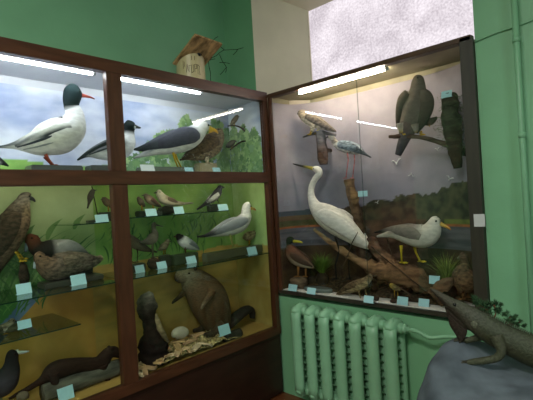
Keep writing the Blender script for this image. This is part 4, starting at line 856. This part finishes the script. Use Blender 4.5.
def onlog(a, z, r=R0): return Vector((r*math.cos(ca+a), r*math.sin(ca+a), z))
b = B(); c_ = onlog(.72, .235, R0-.002); d = onlog(.72, 0, 1); d.z = 0
b.tube([c_, c_+d.normalized()*.007], .019, '0A0A0A', 20); b.build('entrance_hole', M['black'], t)
b = B()   # burnt scribbled characters
def stroke(a0, z0, a1, z1): b.tube([onlog(a0, z0, R0+.0005), onlog((a0+a1)/2, (z0+z1)/2, R0+.0005), onlog(a1, z1, R0+.0005)], .0016, '4A3C28', 5)
for s in [(-.1, .09, -.1, .14), (-.1, .14, .02, .14), (.06, .085, .06, .145), (.06, .085, .2, .095), (.2, .095, .2, .145), (.28, .09, .28, .15), (.28, .15, .42, .15), (.42, .15, .42, .12), (.42, .12, .28, .115), (.5, .08, .5, .15), (.5, .15, .64, .14), (.64, .14, .6, .11), (.6, .11, .66, .075), (-.3, .09, -.22, .15), (-.22, .15, -.16, .1), (-.5, .12, -.5, .18), (-.4, .13, -.42, .17), (.1, .18, .1, .21), (.3, .18, .32, .21)]: stroke(*s)
b.build('carved_lettering', M['bark'], t)
# roof board: corners seen at (173,66) (196,36) (222,45) (207,64)
HB = Vector((hx, hy, CT)); dc = (Vector((hx, hy, CT+.33))-CAM).dot(fw)
cN, cR, cL = CAM+ray(195.5, 35)*(dc-.24)-HB, CAM+ray(222.5, 44.5)*(dc-.07)-HB, CAM+ray(173, 64.5)*(dc-.07)-HB
cF = cR+cL-cN; nrm_ = (cR-cN).cross(cL-cN).normalized(); nrm_ = nrm_ if nrm_.z > 0 else -nrm_
for v in hb.data.vertices:
    zp = cN.z-(nrm_.x*(v.co.x-cN.x)+nrm_.y*(v.co.y-cN.y))/nrm_.z-.001
    if v.co.z > .25 or v.co.z > zp: v.co.z = zp
b = B(); lo = [b.v(p, 'B79468') for p in (cN, cR, cF, cL)]; hi = [b.v(p+nrm_*.016, 'A98658') for p in (cN, cR, cF, cL)]
b.f(lo); b.f(hi)
for i in range(4): b.f([lo[i], lo[(i+1) % 4], hi[(i+1) % 4], hi[i]])
b.build('roof_board', M['bark'], t, False)
pl = Pl('x', -.25, 215, 78, Z=CT); mm = pl.xy(215, 70)[1]
t = thing('bare_twig', pl.org, pl.a, 'spindly black branching twig beside the birdhouse on top of the cabinet', 'twig'); b = B()
for s in ('212 84|212 72|210 60|218 55|225 49.5|238 49|247 46', '218 55|221 62|225 68|224 73', '225 68|222 72|219 75', '210 60|213 59|216 58.6', '225 49.5|220 45|214 40|219 36', '238 49|236 52|233 55', '221 62|226 62|231 63'): b.tube(pts(s, random.uniform(-.02, .02)), .3*mm, '1E1A16', 5, smooth=2)
b.build('twig', M['bark'], t)

# ================================================================== RADIATOR + PIPES
RX0, RN, RP = .235, 7, .127
t = thing('radiator', (RX0+RN*RP/2, -.1, .1), 0, 'green-painted cast-iron column radiator under the diorama case', 'radiator')
ro = Vector((RX0+RN*RP/2, -.1, .1))
def section(i):
    x = RX0+RP*(i+.5); b = B(); zt, zb = .785, .12
    for y, s in ((-.155, 1), (-.045, 1)):
        r_ = .043
        P = [(x, y, zb+.03), (x, y, zb+.09), (x, y, .45), (x, y, zt-.09), (x, y, zt-.03)]
        b.tube(P, [r_]*5, None, 14, k=.7)
    for z in (zt-.035, zb+.03):   # rounded head joining both columns
        b.tube([(x, -.175, z-.004), (x, -.165, z), (x, -.10, z+.012), (x, -.035, z), (x, -.025, z-.004)], [.022, .036, .044, .036, .022], None, 14, smooth=2)
        b.tube([(x-RP/2, -.10, z), (x+RP/2, -.10, z)], .032, None, 14)
    b.tube([(x, -.155, zt-.045), (x, -.13, zt+.0), (x, -.10, zt+.014), (x, -.07, zt)], [.026, .022, .012, .01], None, 10)
    for k in range(11):           # slanted convection ribs between the columns
        z = .17+k*.052
        b.box(-.028, .028, -.0035, .0035, -.033, .033, rot=Matrix.Translation((x, -.10, z+.03)) @ Matrix.Rotation(math.radians(52), 4, 'X'))
    b.box(x-.003, x+.003, -.15, -.05, .16, .74)
    for v in b.bm.verts: v.co -= ro
    return b
for i in range(RN): section(i).build('radiator_section', M['rad'], t)
xr = RX0+RP*RN
for z in (.75, .15):
    b = B().tube([(xr-.002, -.1, z), (xr+.02, -.1, z), (xr+.021, -.1, z), (xr+.04, -.1, z)], [.03, .03, .018, .018], None, 8)
    for v in b.bm.verts: v.co -= ro
    b.build('pipe_coupling', M['rad'], t)

b = B()
for x in (RX0+.2, xr-.2): b.box(x-.01, x+.01, -.15, -.05, .0, .13); b.box(x-.01, x+.01, -.05, .018, .70, .72)
for v in b.bm.verts: v.co -= ro
b.build('support_bracket', M['rad'], t)
t = thing('heating_pipe', (1.818, -.04, 0), 0, 'green-painted vertical heating riser with side branch to the radiator, right wall', 'pipe'); o_ = Vector((1.818, -.04, 0))
b = B(); b.tube([(1.818, -.04, 0), (1.818, -.04, CZ)], .0155, None, 16)
for z in (2.36, 1.86): b.tube([(1.818, -.04, z-.014), (1.818, -.04, z+.014)], .020, None, 16)
for v in b.bm.verts: v.co -= o_
b.build('riser', M['pipe'], t)
b = B(); b.tube([(xr+.038, -.1, .75), (xr+.10, -.1, .745), (xr+.16, -.09, .72), (xr+.26, -.06, .735), (1.60, -.045, .755), (1.80, -.04, .76)], .0125, None, 10, smooth=5)
for v in b.bm.verts: v.co -= o_
b.build('branch_pipe', M['pipe'], t)
b = B(); b.tube([(1.60, .012, 2.425), (1.72, .012, 2.442), (1.86, .012, 2.45), (2.2, .012, 2.50), (3.2, .012, 2.56)], .0045, None, 8, smooth=3); o = b.build('wall_cable', M['pipe']); setp(o, 'thin green-painted cable running across the green wall behind the riser', 'cable')

# ================================================================== ROCK + IGUANA + PINE
rc = Vector((2.085, -.78, 0))
b = B(); nu, nv = 96, 60; rows = []
for j in range(nv+1):
    v = j/nv; row = []
    for i in range(nu):
        th = 2*PI*i/nu
        if v < .55: zz_, rf = v/.55*.74, 1.02-.02*math.cos(v*9)
        else: a = (v-.55)/.45*PI/2; zz_, rf = .74+.15*math.sin(a), math.cos(a)**.4
        d = Vector((math.cos(th), math.sin(th), 0)); base = Vector((d.x*.50*rf, d.y*.40*rf, zz_))
        q = base+d*(.06*noise.noise(base*3.2+Vector((3, 1, 0)))+.02*noise.noise(base*11))*rf
        q.z += (.030*noise.noise(base*5)+.008*noise.noise(base*19))*min(1, v*3)
        lump = math.exp(-(((base.x+.40)/.13)**2+((base.y-.05)/.22)**2)); q.z += .10*lump*(1 if v > .5 else 0)*min(1, (v-.5)*4)
        c = mixc(lin('3C454C'), lin('6C767E'), min(1, max(0, .45+1.3*fbm(base*4))))
        if zz_ < .5: c = mixc(c, lin('4A6660'), min(1, (.5-zz_)*3)*.7)
        row.append(b.v(q, c))
    rows.append(row)
for j in range(nv):
    for i in range(nu): b.f([rows[j][i], rows[j][(i+1) % nu], rows[j+1][(i+1) % nu], rows[j+1][i]])
b.f(rows[0][::-1]); bmesh.ops.remove_doubles(b.bm, verts=b.bm.verts, dist=1e-4)
ROCK = b.build('rock_pedestal', M['rock']); ROCK.location = rc; setp(ROCK, 'big rounded blue-grey artificial boulder in the lower right corner carrying the iguana', 'rock')
pl = Pl('y', -.78, 500, 352, Z=.86); mm = pl.xy(500, 340)[1]
t = thing('mounted_iguana', pl.org, pl.a, 'grey-green iguana with raised head and hanging dewlap crawling on the grey boulder', 'stuffed reptile')
b = B()
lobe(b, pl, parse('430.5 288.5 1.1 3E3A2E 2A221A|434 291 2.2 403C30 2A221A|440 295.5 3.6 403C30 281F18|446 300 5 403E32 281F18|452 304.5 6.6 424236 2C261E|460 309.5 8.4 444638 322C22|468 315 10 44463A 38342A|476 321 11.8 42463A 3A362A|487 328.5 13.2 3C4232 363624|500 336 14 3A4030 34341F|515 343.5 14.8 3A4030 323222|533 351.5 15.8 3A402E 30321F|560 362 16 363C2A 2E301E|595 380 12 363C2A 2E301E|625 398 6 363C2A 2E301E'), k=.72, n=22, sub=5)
lobe(b, pl, parse('446 306 2 291F18|452 314 5.5 291F18|457 322 8.5 2B2118|460 331 7 291F18|460.5 339 3 251C15|460 342 1 251C15'), k=.16, n=14)   # dewlap
lobe(b, pl, parse('448 307 3 2C241B|458 316 7.5 2E251E|467 322 8 30291F|476 328 5 322C21'), k=.25, n=12)
def limb(s, lat0, lat1, c='404230'):
    q = parse('|'.join(x+' '+c for x in s.split('|'))); P = []; R_ = []
    for i, a in enumerate(q): P.append(pl.p(a[0], a[1], (lat0+(lat1-lat0)*i/(len(q)-1))*mm)); R_.append(a[2]*mm)
    b.tube(P, R_, c, 10, smooth=4); return P[-1]
f1 = limb('499 333 6.5|503 342 5.6|504.5 349 4.4|500 354 3.8|490 356 3.6|479 357 3.2|473 357.5 2.6', -9, -17)
f2 = limb('486 334 5|480 338 3.8|471 340.5 3.2|464 342 2.6', 7, 4)
for f_, L_ in ((f1, 13), (f2, 10)):
    for k, a in enumerate((-.75, -.4, 0, .35, .8)):
        l = L_*mm*(.7, .95, 1.1, 1, .6)[k]; d = Vector((-math.cos(a), -math.sin(a), 0))
        b.tube([f_, f_+d*l*.5+Vector((0, 0, .8*mm)), f_+d*l+Vector((0, 0, -.8*mm)), f_+d*l*1.15+Vector((0, 0, -1.6*mm))], [1.6*mm, 1.3*mm, 1.0*mm, .3*mm], '363528', 6)
for v in b.bm.verts: pass
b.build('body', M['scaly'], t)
for s in (-1, 1):
    b = B(); b.ball(pl.p(456.5, 303.5, s*5.6*mm), 1.7*mm, (1,1,1), 10); b.build('eye', M['black'], t)
    b = B(); b.ball(pl.p(477, 322.5, s*8.4*mm), (3.6*mm, 1.4*mm, 3.6*mm), '575948', 14); b.build('cheek_scale', M['scaly'], t)
b = B()
for i in range(34):
    u = i/33; x = 474+u*70; y = (303+u*(329-303)) if x < 520 else 0
    y = 309.5+(x-474)*.47; p = pl.p(x, y); h = (3.2+2.2*math.sin(u*PI*.8))*mm
    b.tube([p+Vector((0, 0, -1.5*mm)), p+Vector((-.3*mm, 0, h*.4)), p+Vector((-h*.35, 0, h))], [.9*mm, .6*mm, .1*mm], '353626', 5)
b.build('crest_spines', M['scaly'], t)
pl = Pl('y', -.50, 490, 345, Z=.84); mm = pl.xy(490, 320)[1]
t = thing('pine_sprig', pl.org, pl.a, 'dark green artificial pine sprig standing behind the iguana back', 'plant')
b = B(); 
for s in ('494 345|492 325|488 311|480 305', '492 322|496 313|494 305', '494 335|505 324|510 317', '505 325|516 324|520 322'): b.tube(pts(s), .7*mm, '6A4630', 6, smooth=2)
b.build('stem', M['bark'], t)
b = B()
for (x, y, r_) in ((478, 302, 7), (486, 305, 8), (493, 305, 7), (483, 310, 6), (497, 311, 6.5), (490, 312, 6), (474, 298, 5), (500, 306, 4), (506, 314, 5), (510, 319, 6), (515, 317, 4), (512, 323, 4), (519, 322, 4.5), (523, 325, 3)):
    for _ in range(3):
        c_ = pl.p(x+random.uniform(-2, 2), y+random.uniform(-2, 2), random.uniform(-5, 5)*mm)
        for i in range(44):
            d = Vector((random.gauss(0, 1), random.gauss(0, 1), random.gauss(.35, 1))).normalized()*r_*mm*random.uniform(.5, .85); w = d.cross(Vector((.3, 1, .2))).normalized()*.6*mm; c = random.choice(['2E4A30', '3A5A3A', '26402A', '486846'])
            b.f([b.v(c_-w, c), b.v(c_+w, c), b.v(c_+d, c)])
b.build('needles', M['leaf'], t)

# ================================================================== LIGHT
def lamp(x, y, e, sx=1.2, sy=.3):
    ld = bpy.data.lights.new('lamp', 'AREA'); ld.shape = 'RECTANGLE'; ld.size = sx; ld.size_y = sy; ld.energy = e; ld.color = (1, .96, .88)
    t = thing('ceiling_lamp', (x, y, CZ), 0, 'white fluorescent ceiling lamp overhead in the room', 'lamp', 'ceiling lamps')
    B().box(-sx/2-.03, sx/2+.03, -sy/2-.03, sy/2+.03, -.06, -.001).build('lamp_housing', M['ceil'], t, False)
    o = bpy.data.objects.new('lamp_light', ld); COL.objects.link(o); o.parent = t; o.location = (0, 0, -.07)
lamp(2.1, -3.4, 84); lamp(2.2, -5.2, 40)
fill_em = emat('fill_light_pane', 'DDE8F2', 5.0)
w = thing('added_fill_window', (5.1, -3.6, 0), 0, None, None); w['kind'] = 'structure'  # unseen window added in the side wall to throw light into the left cabinet
B().box(-.03, -.02, -.9, .9, .95, 2.75).build('window_pane', fill_em, w, False)
b = B(); b.box(-.06, 0, -1, -.9, .85, 2.85); b.box(-.06, 0, .9, 1, .85, 2.85); b.box(-.06, 0, -1, 1, 2.75, 2.85); b.box(-.06, 0, -1, 1, .85, .95); b.box(-.06, -.03, -.03, .03, .95, 2.75); b.build('window_frame', M['white'], w, False)
w = bpy.data.worlds.new('w'); bpy.context.scene.world = w; w.use_nodes = True; w.node_tree.nodes['Background'].inputs[0].default_value = (.6, .65, .7, 1); w.node_tree.nodes['Background'].inputs[1].default_value = .2
vs_ = bpy.context.scene.view_settings; vs_.view_transform = 'Standard'; vs_.look = 'None'; vs_.gamma = 1; vs_.use_curve_mapping = False; vs_.exposure = .1
